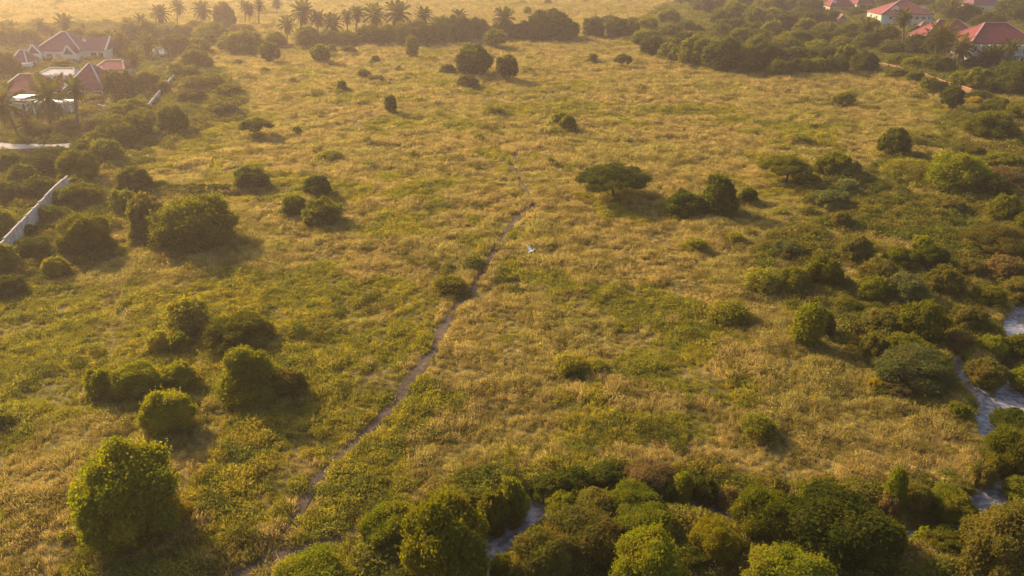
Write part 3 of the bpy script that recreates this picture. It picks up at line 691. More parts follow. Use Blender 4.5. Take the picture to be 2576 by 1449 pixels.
# ---------------------------------------------------------------- scrub of the right side
G2 = 'scrub bushes of the right side'
for r in (
 ((2110, 588, 2192, 662), 'olive', 'pale olive bush at the back of the scrub cluster, next to the vivid knobbed one', 'round'),
 ((2295, 592, 2345, 645), 'bright', 'vivid green knob rising at the top of the scrub cluster', 'round'),
 ((2310, 620, 2385, 682), 'dark', 'dark bush below the vivid knob on its right', 'round'),
 ((2225, 622, 2312, 682), 'mid', 'bright edged bush left of the vivid knob', 'dome'),
 ((1940, 605, 2015, 655), 'grey', 'grey green mound left of the pale rock', 'dome'),
 ((2025, 640, 2118, 722), 'mid', 'broad bush right beside the pale rock', 'round'),
 ((1870, 672, 1968, 738), 'grassy', 'low bright topped shrub at the field side of the scrub cluster', 'dome'),
 ((1965, 672, 2042, 738), 'mid', 'low dark shrub below the pale rock', 'dome'),
 ((2165, 650, 2262, 720), 'olive', 'brown green bush in the middle of the scrub cluster', 'round'),
 ((2158, 696, 2238, 762), 'bright', 'rounded bush with a bright top at the front of the scrub cluster', 'dome'),
 ((2225, 690, 2330, 765), 'grey', 'dim grey green mound right of the bright topped front bush', 'dome'),
 ((2338, 668, 2424, 748), 'olive', 'round olive bush at the right end of the scrub cluster', 'round'),
 ((2100, 745, 2168, 785), 'mid', 'flat dark shrub under the front of the scrub cluster', 'dome'),
 ((2410, 650, 2482, 700), 'olive', 'low olive mound right of the scrub cluster', 'dome'),
 ((2480, 640, 2576, 705), 'brown', 'rusty brown brush near the right edge below the spreading acacia', 'dome'),
 ((2265, 756, 2378, 868), 'mid', 'tall leafy bush between the scrub cluster and the left creek arm', 'round'),
 ((2170, 775, 2262, 842), 'olive', 'ragged olive shrub left of the tall leafy creekside bush', 'dome'),
 ((2165, 842, 2236, 922), 'olive', 'yellow topped bush behind the broad spreading creekside bush', 'round'),
 ((2232, 842, 2345, 905), 'mid', 'dim green bush between the tall leafy and the broad spreading bush', 'dome'),
 ((2200, 872, 2380, 985), 'grey', 'broad spreading grey green bush left of the creek fork', 'dome'),
 ((2325, 895, 2380, 945), 'mid', 'rounded bush at the upper end of the left creek arm', 'round'),
 ((2180, 950, 2225, 985), 'yellow', 'low golden mound at the left foot of the broad spreading bush', 'dome'),
 ((2214, 955, 2292, 1000), 'brown', 'rusty twiggy shrub under the broad spreading bush', 'dome'),
 ((2395, 770, 2482, 838), 'olive', 'low olive bush left of the upper creek bend', 'dome'),
 ((2380, 830, 2450, 890), 'brown', 'brown green brush above the tip of the left creek arm', 'dome'),
 ((2462, 843, 2532, 898), 'bright', 'yellow green bush between the upper creek bend and the fork', 'round'),
 ((2528, 838, 2600, 905), 'mid', 'pale green bush at the right edge beside the upper creek bend', 'round'),
 ((2432, 905, 2528, 978), 'olive', 'domed olive bush standing in the creek fork', 'dome'),
 ((2546, 925, 2620, 985), 'bright', 'vivid round bush at the right edge beside the right creek arm', 'round'),
 ((2385, 1010, 2440, 1055), 'mid', 'dark shrub on the left bank just above the creek junction', 'dome'),
 ((2480, 1075, 2600, 1200), 'mid', 'large leafy bush hiding the creek below its junction', 'round'),
 ((2500, 1030, 2600, 1085), 'dark', 'dark bush at the right edge just below the creek junction', 'round'),
 ((2440, 1160, 2505, 1225), 'olive', 'ragged brown green bush left of the lower creek bend', 'dome'),
 ((2528, 1198, 2620, 1262), 'mid', 'green bush at the right edge beside the pale lower creek', 'round'),
 ((2525, 700, 2620, 760), 'olive', 'olive brush at the right edge above the upper creek bend', 'dome'),
 ((2445, 715, 2530, 770), 'mid', 'low green brush left of the olive edge brush', 'dome'),
 ((2395, 362, 2480, 400), 'olive', 'low brush behind the big vivid tree', 'dome'),
 ((2470, 385, 2570, 425), 'mid', 'low layered brush at the right edge level with the big vivid tree', 'dome'),
 ((2300, 335, 2345, 358), 'olive', 'small low brush right of the upright dark bush', 'dome'),
 ((2480, 425, 2600, 470), 'brown', 'brown brush at the right edge beside the big vivid tree', 'dome'),
 ((2350, 500, 2430, 530), 'olive', 'low strip of brush in the shade below the big vivid tree', 'dome'),
): B(r[0], r[1], r[2], r[3], group=G2, cat='bush')

# ---------------------------------------------------------------- creek bank of the near edge
G3 = 'bushes along the creek in front'
for r in (
 ((915, 1258, 1062, 1385), 'bright', 'leafy yellow green bush, first on the left of the creekside thicket', 'round'),
 ((1010, 1252, 1225, 1500), 'mid', 'very large dark green bush left of the open creek pool', 'round'),
 ((1120, 1228, 1215, 1312), 'olive', 'olive bush behind the very large dark creekside bush', 'round'),
 ((1195, 1235, 1280, 1345), 'mid', 'tall dark bush overhanging the left bank of the creek pool', 'round'),
 ((1245, 1202, 1332, 1310), 'bright', 'vivid lime green bush at the upper end of the creek pool', 'pear'),
 ((1325, 1195, 1415, 1255), 'dark', 'low dark bush right of the vivid lime green one', 'dome'),
 ((1395, 1172, 1500, 1255), 'dark', 'domed dark bush behind the creek above the pool', 'dome'),
 ((1480, 1165, 1570, 1225), 'dark', 'dim dark bush behind the creek, right of the domed dark one', 'dome'),
 ((1575, 1178, 1700, 1235), 'brown', 'rusty brown twiggy brush behind the creek', 'dome'),
 ((1655, 1215, 1710, 1268), 'dark', 'dark bush left of the upright vivid one behind the creek', 'dome'),
 ((1694, 1187, 1745, 1266), 'bright', 'upright vivid green bush on the far bank of the creek', 'column'),
 ((1740, 1202, 1812, 1272), 'dark', 'dark green bush right of the upright vivid one on the far bank', 'round'),
 ((1800, 1225, 1862, 1282), 'brown', 'brown twiggy bush on the far bank where the creek narrows', 'dome'),
 ((1372, 1240, 1462, 1300), 'bright', 'yellow green bush topping the left end of the middle thicket', 'round'),
 ((1448, 1228, 1545, 1310), 'olive', 'greyish olive bush in the back of the middle thicket', 'round'),
 ((1528, 1212, 1655, 1308), 'bright', 'bright domed bush at the top of the middle thicket', 'round'),
 ((1545, 1272, 1702, 1378), 'mid', 'dark green bush filling the right end of the middle thicket', 'round'),
 ((1365, 1275, 1555, 1430), 'olive', 'big shaggy olive bush in the middle of the thicket', 'round'),
 ((1288, 1330, 1440, 1480), 'olive', 'shaggy pale bush in front on the right bank of the creek pool', 'round'),
 ((1232, 1395, 1300, 1460), 'mid', 'small green bush at the foot of the creek pool on its right bank', 'dome'),
 ((1545, 1340, 1722, 1520), 'bright', 'big bright yellow green bush in the near middle, cut off by the bottom edge', 'round'),
 ((1735, 1305, 1856, 1410), 'gold', 'golden yellow domed bush just below the narrow creek', 'round'),
 ((1700, 1372, 1790, 1440), 'dark', 'dark low bush between the bright near bush and the golden one', 'dome'),
 ((1848, 1225, 2000, 1360), 'mid', 'wide leafy green bush where the creek disappears, right of the golden bush', 'round'),
 ((2010, 1222, 2112, 1305), 'bright', 'yellow green bush behind the large dark bush of the right thicket', 'round'),
 ((1965, 1252, 2245, 1420), 'dark', 'very large dark bush, biggest of the right thicket', 'dome'),
 ((2192, 1308, 2278, 1400), 'mid', 'green bush at the right end of the very large dark bush', 'round'),
 ((2100, 1218, 2190, 1270), 'olive', 'low olive brush left of the green column', 'dome'),
 ((2230, 1174, 2280, 1300), 'bright', 'narrow green column of creeper with a rounded top', 'column'),
 ((2210, 1250, 2262, 1312), 'brown', 'brown brush at the foot of the narrow green column', 'dome'),
 ((2275, 1215, 2345, 1290), 'olive', 'olive brush just right of the narrow green column', 'dome'),
 ((2330, 1225, 2455, 1318), 'mid', 'wide green bush between the green column and the pale creek bend', 'dome'),
 ((2295, 1322, 2350, 1378), 'bright', 'small upright yellow green bush on the near creek bank', 'pear'),
 ((2335, 1335, 2432, 1382), 'mid', 'flat yellow green bush on the near creek bank beside the small upright one', 'dome'),
 ((2430, 1272, 2640, 1480), 'olive', 'huge shaggy olive bush in the near right corner', 'round'),
 ((1884, 1368, 2102, 1540), 'bright', 'large round yellow green bush cut off by the bottom edge, right of the golden one', 'round'),
 ((2390, 1205, 2450, 1245), 'olive', 'small brown green bush above the wide green one', 'dome'),
 ((1290, 1290, 1300, 1296), 'mid', '', ''),
):
    if r[3]:
        o = B(r[0], r[1], r[2], r[3], group=G3, cat='bush', sink=.78)

# ---------------------------------------------------------------- hedge row along the left wall, from near to far
ORD = ['first', 'second', 'third', 'fourth', 'fifth', 'sixth', 'seventh', 'eighth', 'ninth', 'tenth', 'eleventh', 'twelfth', 'thirteenth', 'fourteenth', 'fifteenth',
       'sixteenth', 'seventeenth', 'eighteenth', 'nineteenth', 'twentieth', 'twenty first', 'twenty second', 'twenty third', 'twenty fourth', 'twenty fifth', 'twenty sixth', 'twenty seventh', 'twenty eighth']
GH = 'hedge bushes along the left boundary wall'
hedge = [(95, 525, 145, 564, 'dark'), (150, 467, 252, 524, 'mid'), (168, 450, 210, 480, 'mid'), (150, 388, 240, 468, 'dark'), (180, 360, 252, 414, 'mid'), (232, 358, 302, 418, 'dark'), (222, 328, 294, 374, 'mid'), (268, 318, 338, 376, 'dark'),
         (248, 298, 324, 352, 'mid'), (304, 296, 376, 356, 'dark'), (285, 258, 372, 308, 'mid'), (326, 282, 384, 322, 'dark'), (425, 168, 474, 206, 'mid'), (462, 174, 500, 206, 'mid'), (450, 150, 499, 182, 'mid'), (462, 134, 530, 181, 'mid'),
         (472, 120, 513, 151, 'mid'), (480, 106, 522, 134, 'mid'), (410, 96, 474, 142, 'mid'), (492, 90, 536, 119, 'mid'), (492, 65, 571, 109, 'mid'), (555, 86, 660, 135, 'mid')]
for i, (a, b, c, d, t) in enumerate(hedge): B((a - 5, b - 8, c + 5, d), 'mid', '%s bush from the near end of the hedge along the left wall' % ORD[i], 'dome' if i % 2 else 'round', group=GH, sink=.8)
for r in (((455, 192, 552, 234), 'olive', 'low spreading brush just outside the hedge, back left of four'), ((505, 190, 560, 222), 'olive', 'low brush mound just outside the hedge, back right of four'),
          ((535, 212, 612, 250), 'olive', 'low brush mound outside the hedge nearest the open field'), ((445, 225, 520, 262), 'olive', 'low brush mound outside the hedge above the round dark bush'),
          ((522, 255, 605, 296), 'olive', 'broad low brush right of the round dark bush near the wall'), ((380, 330, 430, 352), 'olive', 'thin low brush below the round dark bush near the wall')):
    B(r[0], r[1], r[2], 'dome', group='brush outside the hedge')
for r in (((50, 374, 208, 450), 'dark', 'widest dome of the garden thicket behind the concrete wall', 'dome'), ((0, 385, 62, 440), 'dark', 'dark bush at the left edge beside the widest thicket dome', 'round'),
          ((18, 412, 98, 474), 'dark', 'dark bush in front of the widest thicket dome', 'round'), ((-30, 455, 62, 516), 'dark', 'dark bush at the left edge behind the wall', 'round'),
          ((60, 442, 145, 505), 'dark', 'dark bush close behind the upper end of the concrete wall', 'round'), ((-30, 528, 43, 605), 'mid', 'green bush at the left edge just behind the near end of the wall', 'round'),
          ((68, 512, 100, 536), 'dark', 'small dark bush filling the gap between the two lower wall pieces', 'round'), ((52, 564, 94, 604), 'dark', 'dark bush in front of the lowest wall piece', 'round'),
          ((-40, 606, 38, 690), 'mid', 'green bush at the left edge below the near end of the wall', 'round'), ((34, 598, 128, 652), 'dark', 'low dim bush below the lowest wall piece', 'dome'),
          ((-30, 690, 60, 750), 'dark', 'dim low bush at the left edge, lowest of the wall corner', 'dome'), ((110, 645, 170, 700), 'gold', 'sparse orange yellow weeds below the wall corner', 'dome'),
          ((262, 180, 342, 250), 'olive', 'broad crowned garden tree right of the red roofs', 'round'), ((340, 180, 402, 240), 'olive', 'soft green brush between the garden tree and the wall', 'dome'),
          ((395, 205, 428, 245), 'olive', 'small brush close behind the far stretch of wall', 'dome'), ((-25, 130, 46, 200), 'olive', 'big dim tree at the left edge between the two groups of roofs', 'round'),
          ((-30, 68, 52, 120), 'olive', 'hazy tree at the left edge behind the purple roof', 'round'), ((48, 74, 96, 112), 'olive', 'hazy tree behind the left gable of the purple roofed house', 'round'),
          ((92, 66, 140, 92), 'olive', 'hazy tree behind the ridge of the purple roof on its left', 'round'), ((168, 70, 222, 108), 'olive', 'hazy tree behind the ridge of the purple roof on its right', 'round'),
          ((214, 76, 268, 112), 'olive', 'hazy tree behind the end wing of the purple roof', 'round'), ((262, 84, 330, 150), 'olive', 'dim tree just right of the purple roofed house', 'round'),
          ((300, 58, 366, 112), 'olive', 'tall hazy tree beyond the garden palms', 'round'), ((344, 54, 398, 108), 'olive', 'hazy tree beside the tall one beyond the garden palms', 'round'),
          ((384, 66, 440, 102), 'olive', 'hazy tree behind the far end of the hedge row', 'round'), ((430, 62, 500, 100), 'olive', 'wide hazy tree under the farthest left palms', 'round'),
          ((538, 8, 590, 80), 'olive', 'tall dense hazy tree standing among the farthest left palms', 'round'), ((572, 62, 640, 92), 'olive', 'hazy brush below the slim twin palms', 'dome'),
          ((470, 55, 520, 92), 'olive', 'hazy bush left of the tall dense hazy tree', 'round'), ((215, 300, 268, 345), 'olive', 'dim bush in front of the garden lawn near the hedge row', 'round'),
          ((58, 316, 130, 352), 'olive', 'dim low brush beneath the big garden palm', 'dome'), ((140, 300, 205, 340), 'olive', 'dim low brush right of the big garden palm', 'dome'),
          ((128, 148, 180, 172), 'olive', 'brush in front of the purple roofed house', 'dome'), ((215, 142, 262, 160), 'olive', 'brush below the end wing of the purple roof', 'dome'),
          ((206, 240, 262, 262), 'olive', 'dim brush in front of the red hipped roof', 'dome')):
    B(r[0], r[1], r[2], r[3], group='garden trees and bushes behind the left wall', cat='tree' if 'tree' in r[2] else 'bush', name='tree' if 'tree' in r[2] else 'shrub')

# ---------------------------------------------------------------- far hedge behind the field
GF = 'trees of the far hedge behind the field'
far = [(668, 96, 720, 118), (745, 82, 800, 118), (800, 90, 850, 112), (848, 92, 905, 112), (900, 78, 955, 112), (948, 76, 1000, 110), (985, 72, 1045, 112), (1030, 68, 1092, 112), (1080, 56, 1140, 110), (1125, 44, 1190, 108), (1172, 50, 1230, 102), (1188, 66, 1226, 100),
       (1232, 60, 1300, 98), (1290, 58, 1345, 102), (1325, 28, 1430, 100), (1385, 52, 1456, 102), (1350, 70, 1420, 102), (1470, 48, 1516, 96), (1508, 44, 1556, 62), (1524, 50, 1584, 98), (1574, 48, 1614, 70)]
for i, (a, b, c, d) in enumerate(far): B((a - 4, b - (14 if i < 9 else 4), c + 4, d + 3), 'dark' if a > 1100 else 'mid', '%s tree from the left in the far hedge behind the field' % ORD[i], 'round', group=GF, sink=.85, cat='tree', name='tree')

# ---------------------------------------------------------------- domed thicket at the upper right
rows = {
 'front': [(1571, 62, 1608, 102), (1592, 83, 1660, 119), (1618, 100, 1666, 141), (1663, 118, 1702, 152), (1685, 128, 1728, 163), (1715, 100, 1788, 172), (1775, 106, 1870, 184), (1855, 122, 1905, 188), (1890, 120, 1952, 190), (1938, 160, 1974, 197), (1985, 157, 2048, 188), (2042, 155, 2080, 187), (2074, 150, 2124, 187), (2104, 125, 2150, 178), (2146, 138, 2201, 187)],
 'second': [(1604, 52, 1652, 87), (1664, 74, 1714, 108), (1675, 105, 1716, 142), (1698, 90, 1738, 122), (1880, 98, 1936, 142), (1922, 122, 1960, 162), (1941, 101, 2012, 138), (1967, 127, 2030, 163), (2022, 110, 2092, 143), (2038, 127, 2108, 166)],
 'third': [(1712, 62, 1747, 93), (1745, 70, 1766, 92), (1802, 72, 1842, 104), (1838, 80, 1882, 118), (1872, 84, 1932, 116), (1967, 86, 2030, 121), (2030, 84, 2110, 120), (2092, 102, 2136, 132)],
 'fourth': [(1798, 58, 1835, 86), (1829, 57, 1872, 86), (1876, 27, 1926, 68), (1866, 66, 1920, 92), (1922, 62, 1965, 98), (1950, 42, 2006, 86), (2003, 56, 2050, 92), (2004, 40, 2036, 62), (2048, 66, 2105, 96)],
 'back': [(1700, -6, 1738, 14), (1750, 2, 1792, 36), (1787, 0, 1822, 30), (1792, 35, 1820, 66), (1814, 14, 1878, 63), (1850, -6, 1905, 26), (1897, 7, 1937, 32), (1925, 6, 1975, 44), (1965, -8, 2030, 36), (2010, 4, 2068, 44), (1925, 30, 1965, 66), (2025, 36, 2070, 66)]}
for rn, L in rows.items():
    for i, (a, b, c, d) in enumerate(L):
        B((a - 5, b - 9, c + 5, d), ('mid' if (i + len(rn)) % 2 == 0 else 'dark'), '%s domed tree from the left, %s row of the upper right thicket' % (ORD[i], rn), 'dome' if i % 2 else 'round', group='domed trees of the upper right thicket', cat='tree', name='tree', sink=.85)
for r in (((2065, 26, 2114, 64), 'dark', 'tree below the nearer left far house'), ((2106, 60, 2172, 104), 'dark', 'broad garden tree right of the little brick gable'), ((2165, 48, 2214, 90), 'mid', 'garden tree left of the cream walled house'),
          ((2150, 84, 2222, 128), 'dark', 'dark garden tree under the leftmost estate palm'), ((2208, 66, 2262, 112), 'dark', 'dark garden tree in front of the cream walled house'), ((2212, 104, 2275, 140), 'dark', 'dark tree behind the orange topped wall stretch'),
          ((2278, 88, 2335, 146), 'dark', 'dark tree between the slender palm and the palm cluster'), ((2290, 66, 2322, 98), 'dark', 'small dark tree under the right end of the cream house'), ((2238, 136, 2296, 172), 'mid', 'domed bush behind the middle of the brick wall, lighter one'),
          ((2268, 144, 2342, 180), 'mid', 'domed bush behind the brick wall, wider one'), ((2328, 140, 2402, 186), 'dark', 'dark bush under the palm cluster'), ((2418, 148, 2478, 184), 'dark', 'dark bush between the two groups of right palms'),
          ((2342, 2, 2398, 42), 'dark', 'dark tree right of the cream walled house'), ((2404, 12, 2470, 64), 'dark', 'large dark tree behind the wide red roof'), ((2445, 34, 2522, 80), 'dark', 'dark tree between the two wide red roofs'),
          ((2508, -4, 2600, 64), 'dark', 'large dark tree behind the rightmost red roof'), ((2145, 12, 2215, 42), 'dark', 'dark tree between the two farthest houses'), ((2205, -10, 2300, 12), 'dark', 'dark tree behind the cream walled house'), ((2290, -8, 2352, 20), 'dark', 'dark tree behind the right end of the cream house'),
          ((2386, 180, 2442, 224), 'mid', 'rounded bush at the near end of the brick wall'), ((2430, 172, 2500, 232), 'mid', 'rounded bush right of the near end of the brick wall'), ((2488, 160, 2620, 244), 'dark', 'massive dark tree at the right edge below the houses'),
          ((2225, 171, 2284, 196), 'mid', 'low bush in front of the brick wall, first from the left'), ((2276, 180, 2324, 209), 'mid', 'low bush in front of the brick wall, second from the left'), ((2316, 194, 2356, 233), 'mid', 'low bush in front of the brick wall, third from the left'),
          ((2345, 204, 2386, 230), 'mid', 'low bush in front of the brick wall, nearest one'), ((2470, 245, 2542, 292), 'mid', 'round bush at the right edge behind the large double bush'), ((2432, 244, 2472, 272), 'yellow', 'small yellowish bush right of the dark tree by the wall'),
          ((2440, 282, 2558, 358), 'mid', 'large domed bush near the right edge below the wall'), ((2530, 260, 2620, 312), 'mid', 'bush cut off by the right edge beside the large domed bush'), ((2432, 232, 2500, 262), 'dark', 'dark low bush below the massive dark tree')):
    B(r[0], r[1], r[2], 'dome' if 'domed' in r[2] or 'low' in r[2] else 'round', group='trees and bushes around the right estate', cat='tree' if 'tree' in r[2].split(' right')[0] else 'bush', name='tree' if 'tree' in r[2] else 'shrub', sink=.85)
B((2371, 219, 2426, 266), 'dark', 'dark small tree with a visible trunk below the near end of the brick wall', 'round', (2397, 279), 'tree', 'tree')

# ---------------------------------------------------------------- palms
def frond_geo(seed, n_pair, curve, width, llen):
    rg = np.random.RandomState(seed); V = []; Fc = []
    def spine(t): return np.array([math.sin(min(t * 1.0, 1)) * t / max(math.sin(1), .1) * .98 if False else t * (1 - .12 * curve * t), 0, -curve * t * t * .55])
    T = np.linspace(0, 1, 7)
    for k in range(6):
        a, b = spine(T[k]), spine(T[k + 1]); w0, w1 = .018 * (1 - T[k]) + .004, .018 * (1 - T[k + 1]) + .004; n = len(V)
        V += [a + (0, -w0, 0), a + (0, w0, 0), b + (0, w1, 0), b + (0, -w1, 0)]; Fc.append((n, n + 1, n + 2, n + 3))
    for i in range(n_pair):
        t = .12 + .86 * (i + .5) / n_pair; p = spine(t); L = llen * math.sin(math.pi * min(1, (t * .85 + .12))) ** .6 * rg.uniform(.85, 1.1)
        for sgn in (-1, 1):
            d = np.array([.55, sgn * .8, rg.uniform(-.25, .25) - .12]); d /= np.linalg.norm(d); e = p + d * L; e[2] -= L * .2
            n = len(V); V += [p + (-width * .5, 0, 0), p + (width * .5, 0, 0), e + (width * .2, 0, 0), e - (width * .2, 0, 0)]; Fc.append((n, n + 1, n + 2, n + 3))
    return np.array(V), np.array(Fc)
def rotm(az, el):
    ca, sa, ce, se = math.cos(az), math.sin(az), math.cos(el), math.sin(el)
    return np.array([[ca * ce, -sa, -ca * se], [sa * ce, ca, -sa * se], [se, 0, ce]])
FR = {k: [frond_geo(i + 5 * k, (18, 11)[k], (.45, .8, 1.1)[i], (.045, .10)[k], (.22, .26)[k]) for i in range(3)] for k in (0, 1)}
LEAF['palm'] = leafy('palm_leaf', (.085, .095, .020), (.11, .10, .022), (.15, .12, .03), .05, .5, .35, .35)
FR_ME = []
for i in range(3):
    me = new_mesh('frond', *FR[0][i]); me.materials.append(LEAF['palm']); FR_ME.append(me)
def palm_angles(seed, n):
    rg = random.Random(seed); out = []
    for i in range(n):
        q = (i + .5) / n; el = math.radians(80 - 135 * q ** .9 + rg.uniform(-8, 8)); out.append((i * 2.39996 + rg.uniform(-.2, .2), el, 0 if q < .3 else (1 if q < .7 else 2), rg.uniform(.85, 1.08) * (1 if q < .75 else .85)))
    return out
PCR = []
for s in range(4):
    Vs, Fs, nb = [], [], 0
    for az, el, kk, ln in palm_angles(s, 44):
        V, Fc = FR[1][kk]; V = (V * ln) @ rotm(az, el).T; Vs.append(V); Fs.append(Fc + nb); nb += len(V)
    me = new_mesh('palm_crown', np.concatenate(Vs), np.concatenate(Fs)); me.materials.append(LEAF['palm']); PCR.append(me)
def palm(u, vc, rpx, vb, label, group, ub=None, detailed=False):
    Gp = at(ub if ub is not None else u, vb, 0); g = tz(Gp[0], Gp[1]); zc = z_at(Gp[1], vc); s = scale_at((Gp[0], Gp[1], zc)); r = 1.28 * rpx / s; cx = x_at(Gp[1], zc, u) - Gp[0]
    o = empty('palm_tree', (Gp[0], Gp[1], g)); tag(o, label, 'palm', group); h = zc - g; tr = max(.16, min(.32, .028 * h + .05))
    mb = MB(); n = 9; pts = [(cx * (i / (n - 1)) ** 1.5, 0, -.3 + (h + .3) * i / (n - 1)) for i in range(n)]
    mb.tube(pts, [tr * (1.25 if i == 0 else 1.0 + .12 * (i % 2)) for i in range(n)], 8); mb.build('trunk', BARK_PALM, o)
    if detailed:
        for az, el, kk, ln in palm_angles(int(u), 40):
            f = put('frond', FR_ME[kk], None, o); f.matrix_local = Matrix.Translation((cx, 0, h)) @ Matrix(rotm(az, el).tolist()).to_4x4() @ Matrix.Scale(r * ln, 4)
    else: put('crown', PCR[int(u) % 4], None, o, (cx, 0, h), (0, 0, rnd.uniform(0, 6.28)), (r, r, r))
    return o
GP = 'palms of the row behind the field'
for i, (u, vc, r, vb) in enumerate([(722, 62, 24, 104), (761, 30, 25, 104), (801, 46, 22, 106), (836, 60, 24, 104), (873, 42, 19, 100), (899, 34, 19, 104), (942, 38, 25, 104), (1000, 34, 27, 104), (1066, 38, 22, 104), (1155, 40, 20, 100), (1268, 46, 24, 100)]):
    palm(u, vc, r * (.88, 1.12, .95, 1.05, .9, 1.0, 1.12, 1.15, .95, .9, 1.08)[i], vb, '%s date palm from the left in the row behind the field' % ORD[i], GP, u + rnd.uniform(-4, 4))
GL = 'hazy palms at the far upper left'
for i, (u, vc, r, vb) in enumerate([(18, 72, 20, 105), (100, 64, 15, 92), (162, 58, 22, 98), (208, 66, 9, 88), (322, 58, 16, 88), (352, 50, 14, 88), (402, 34, 21, 80), (448, 18, 20, 64), (508, 26, 24, 74), (618, 18, 19, 64), (629, 24, 16, 65), (652, 14, 15, 68), (697, 8, 15, 42)]):
    palm(u, vc, r * rnd.uniform(.85, 1.15), vb, '%s hazy palm from the left beyond the purple roofed house' % ORD[i], GL, u + rnd.uniform(-4, 4))
palm(121, 246, 56, 318, 'biggest garden palm, spreading in front of the white colonnade', 'garden palms on the left', 128, True)
palm(6, 262, 52, 352, 'big garden palm cut off by the left edge', 'garden palms on the left', 50, True)
palm(188, 222, 30, 330, 'slender garden palm with thin trunk right of the biggest garden palm', 'garden palms on the left', 199, True)
palm(372, 108, 30, 152, 'bushy palm at the back of the garden lawn, rightmost of its trio', 'garden palms on the left', 368, True)
palm(336, 146, 27, 194, 'shaggy palm at the front of the lawn trio', 'garden palms on the left', 334, True)
palm(283, 98, 22, 138, 'dim palm just right of the purple roofed house', 'garden palms on the left')
palm(276, 200, 22, 250, 'dim palm in front of the broad crowned garden tree', 'garden palms on the left')
palm(68, 318, 20, 362, 'short dark palm beside the paving near the left edge', 'garden palms on the left', 70)
for (u, vc, r, vb, ub, lab) in [(2181, 66, 22, 118, 2175, 'brown trunked palm left of the cream walled house gardens'), (2273, 44, 22, 121, 2270, 'tallest slender palm with a pale bare trunk in front of the cream house'),
                                (2206, 84, 18, 128, 2204, 'dim palm between the brown trunked and the slender one'), (2368, 92, 40, 164, 2364, 'big shaggy palm, central one of the cluster before the wide red roof'),
                                (2346, 100, 28, 160, 2348, 'palm behind the left side of the big shaggy one'), (2388, 104, 26, 160, 2384, 'palm behind the right side of the big shaggy one'),
                                (2414, 118, 32, 180, 2408, 'palm with a golden brown trunk in front of the joined roofs'), (2424, 126, 22, 178, 2419, 'shorter palm leaning on the golden brown trunked one'),
                                (2476, 142, 20, 180, 2474, 'left of three thin palms below the rightmost roof'), (2492, 140, 24, 183, 2488, 'middle of three thin palms below the rightmost roof'),
                                (2512, 136, 22, 184, 2509, 'right of three thin palms below the rightmost roof'), (2543, 122, 28, 176, 2541, 'vivid green palm in front of the rightmost roof'),
                                (2392, 22, 26, 62, 2388, 'pale palm behind the wide red roof')]:
    palm(u, vc, r, vb, lab, 'palms around the right estate', ub, r >= 28)

# ---------------------------------------------------------------- houses
CAPM = [plain('ridge_cap_pale', (.58, .48, .43), .8, .1, 1)]
def hip_roof(name, cx, cy, w, d, z, h, ridge, mat, parent, over=.5, along='x'):
    """hipped roof with a slab edge, real thickness and raised caps along ridge and hips"""
    W, D = w / 2 + over, d / 2 + over; r = ridge / 2; A = [(-W, -D), (W, -D), (W, D), (-W, D)]
    rp = [(-r, 0), (r, 0)] if along == 'x' else [(0, -r), (0, r)]
    V = [(cx + x, cy + y, z) for x, y in A] + [(cx + x, cy + y, z + .18) for x, y in A] + [(cx + x, cy + y, z + h) for x, y in rp]
    Fc = [(3, 2, 1, 0), (0, 1, 5, 4), (1, 2, 6, 5), (2, 3, 7, 6), (3, 0, 4, 7)]
    if along == 'x': Fc += [(4, 5, 9, 8), (5, 6, 9), (6, 7, 8, 9), (7, 4, 8)]; hips = [(4, 8), (5, 9), (6, 9), (7, 8)]
    else: Fc += [(4, 5, 8), (5, 6, 9, 8), (6, 7, 9), (7, 4, 8, 9)]; hips = [(4, 8), (5, 8), (6, 9), (7, 9)]
    ro = put(name, new_mesh(name, V, Fc), mat, parent)
    for a, b in hips: MB().bar(Vector(V[a]) + Vector((0, 0, .05)), Vector(V[b]) + Vector((0, 0, .06)), .42, .14).build('ridge_cap', CAPM[0], ro)
    if ridge > .2: MB().bar(Vector(V[8]) + Vector((0, 0, .07)), Vector(V[9]) + Vector((0, 0, .07)), .36, .14).build('ridge_cap', CAPM[0], ro)
    # corrugation lines of the sheeting on the front slope
    return ro
def window(parent, x, y, z, w, h, side='front', mat=None):
    s = -1 if side == 'front' else 1
    f = MB(); f.box(x - w / 2 - .1, x + w / 2 + .1, y - .05, y + .05, z, z + .1); f.box(x - w / 2 - .1, x + w / 2 + .1, y - .05, y + .05, z + h - .1, z + h)
    for xx in (x - w / 2 - .05, x, x + w / 2 + .05): f.box(xx - .05, xx + .05, y - .05, y + .05, z + .1, z + h - .1)
    fo = f.build('window', M_FRAME if mat is None else mat, parent); MB().box(x - w / 2, x + w / 2, y - .02, y + .02, z + .1, z + h - .1).build('pane', M_DARK, fo)
def side_window(parent, x, y, z, w, h):
    f = MB(); f.box(x - .05, x + .05, y - w / 2 - .1, y + w / 2 + .1, z, z + .1); f.box(x - .05, x + .05, y - w / 2 - .1, y + w / 2 + .1, z + h - .1, z + h)
    for yy in (y - w / 2 - .05, y, y + w / 2 + .05): f.box(x - .05, x + .05, yy - .05, yy + .05, z + .1, z + h - .1)
    fo = f.build('window', M_FRAME, parent); MB().box(x - .02, x + .02, y - w / 2, y + w / 2, z + .1, z + h - .1).build('pane', M_DARK, fo)
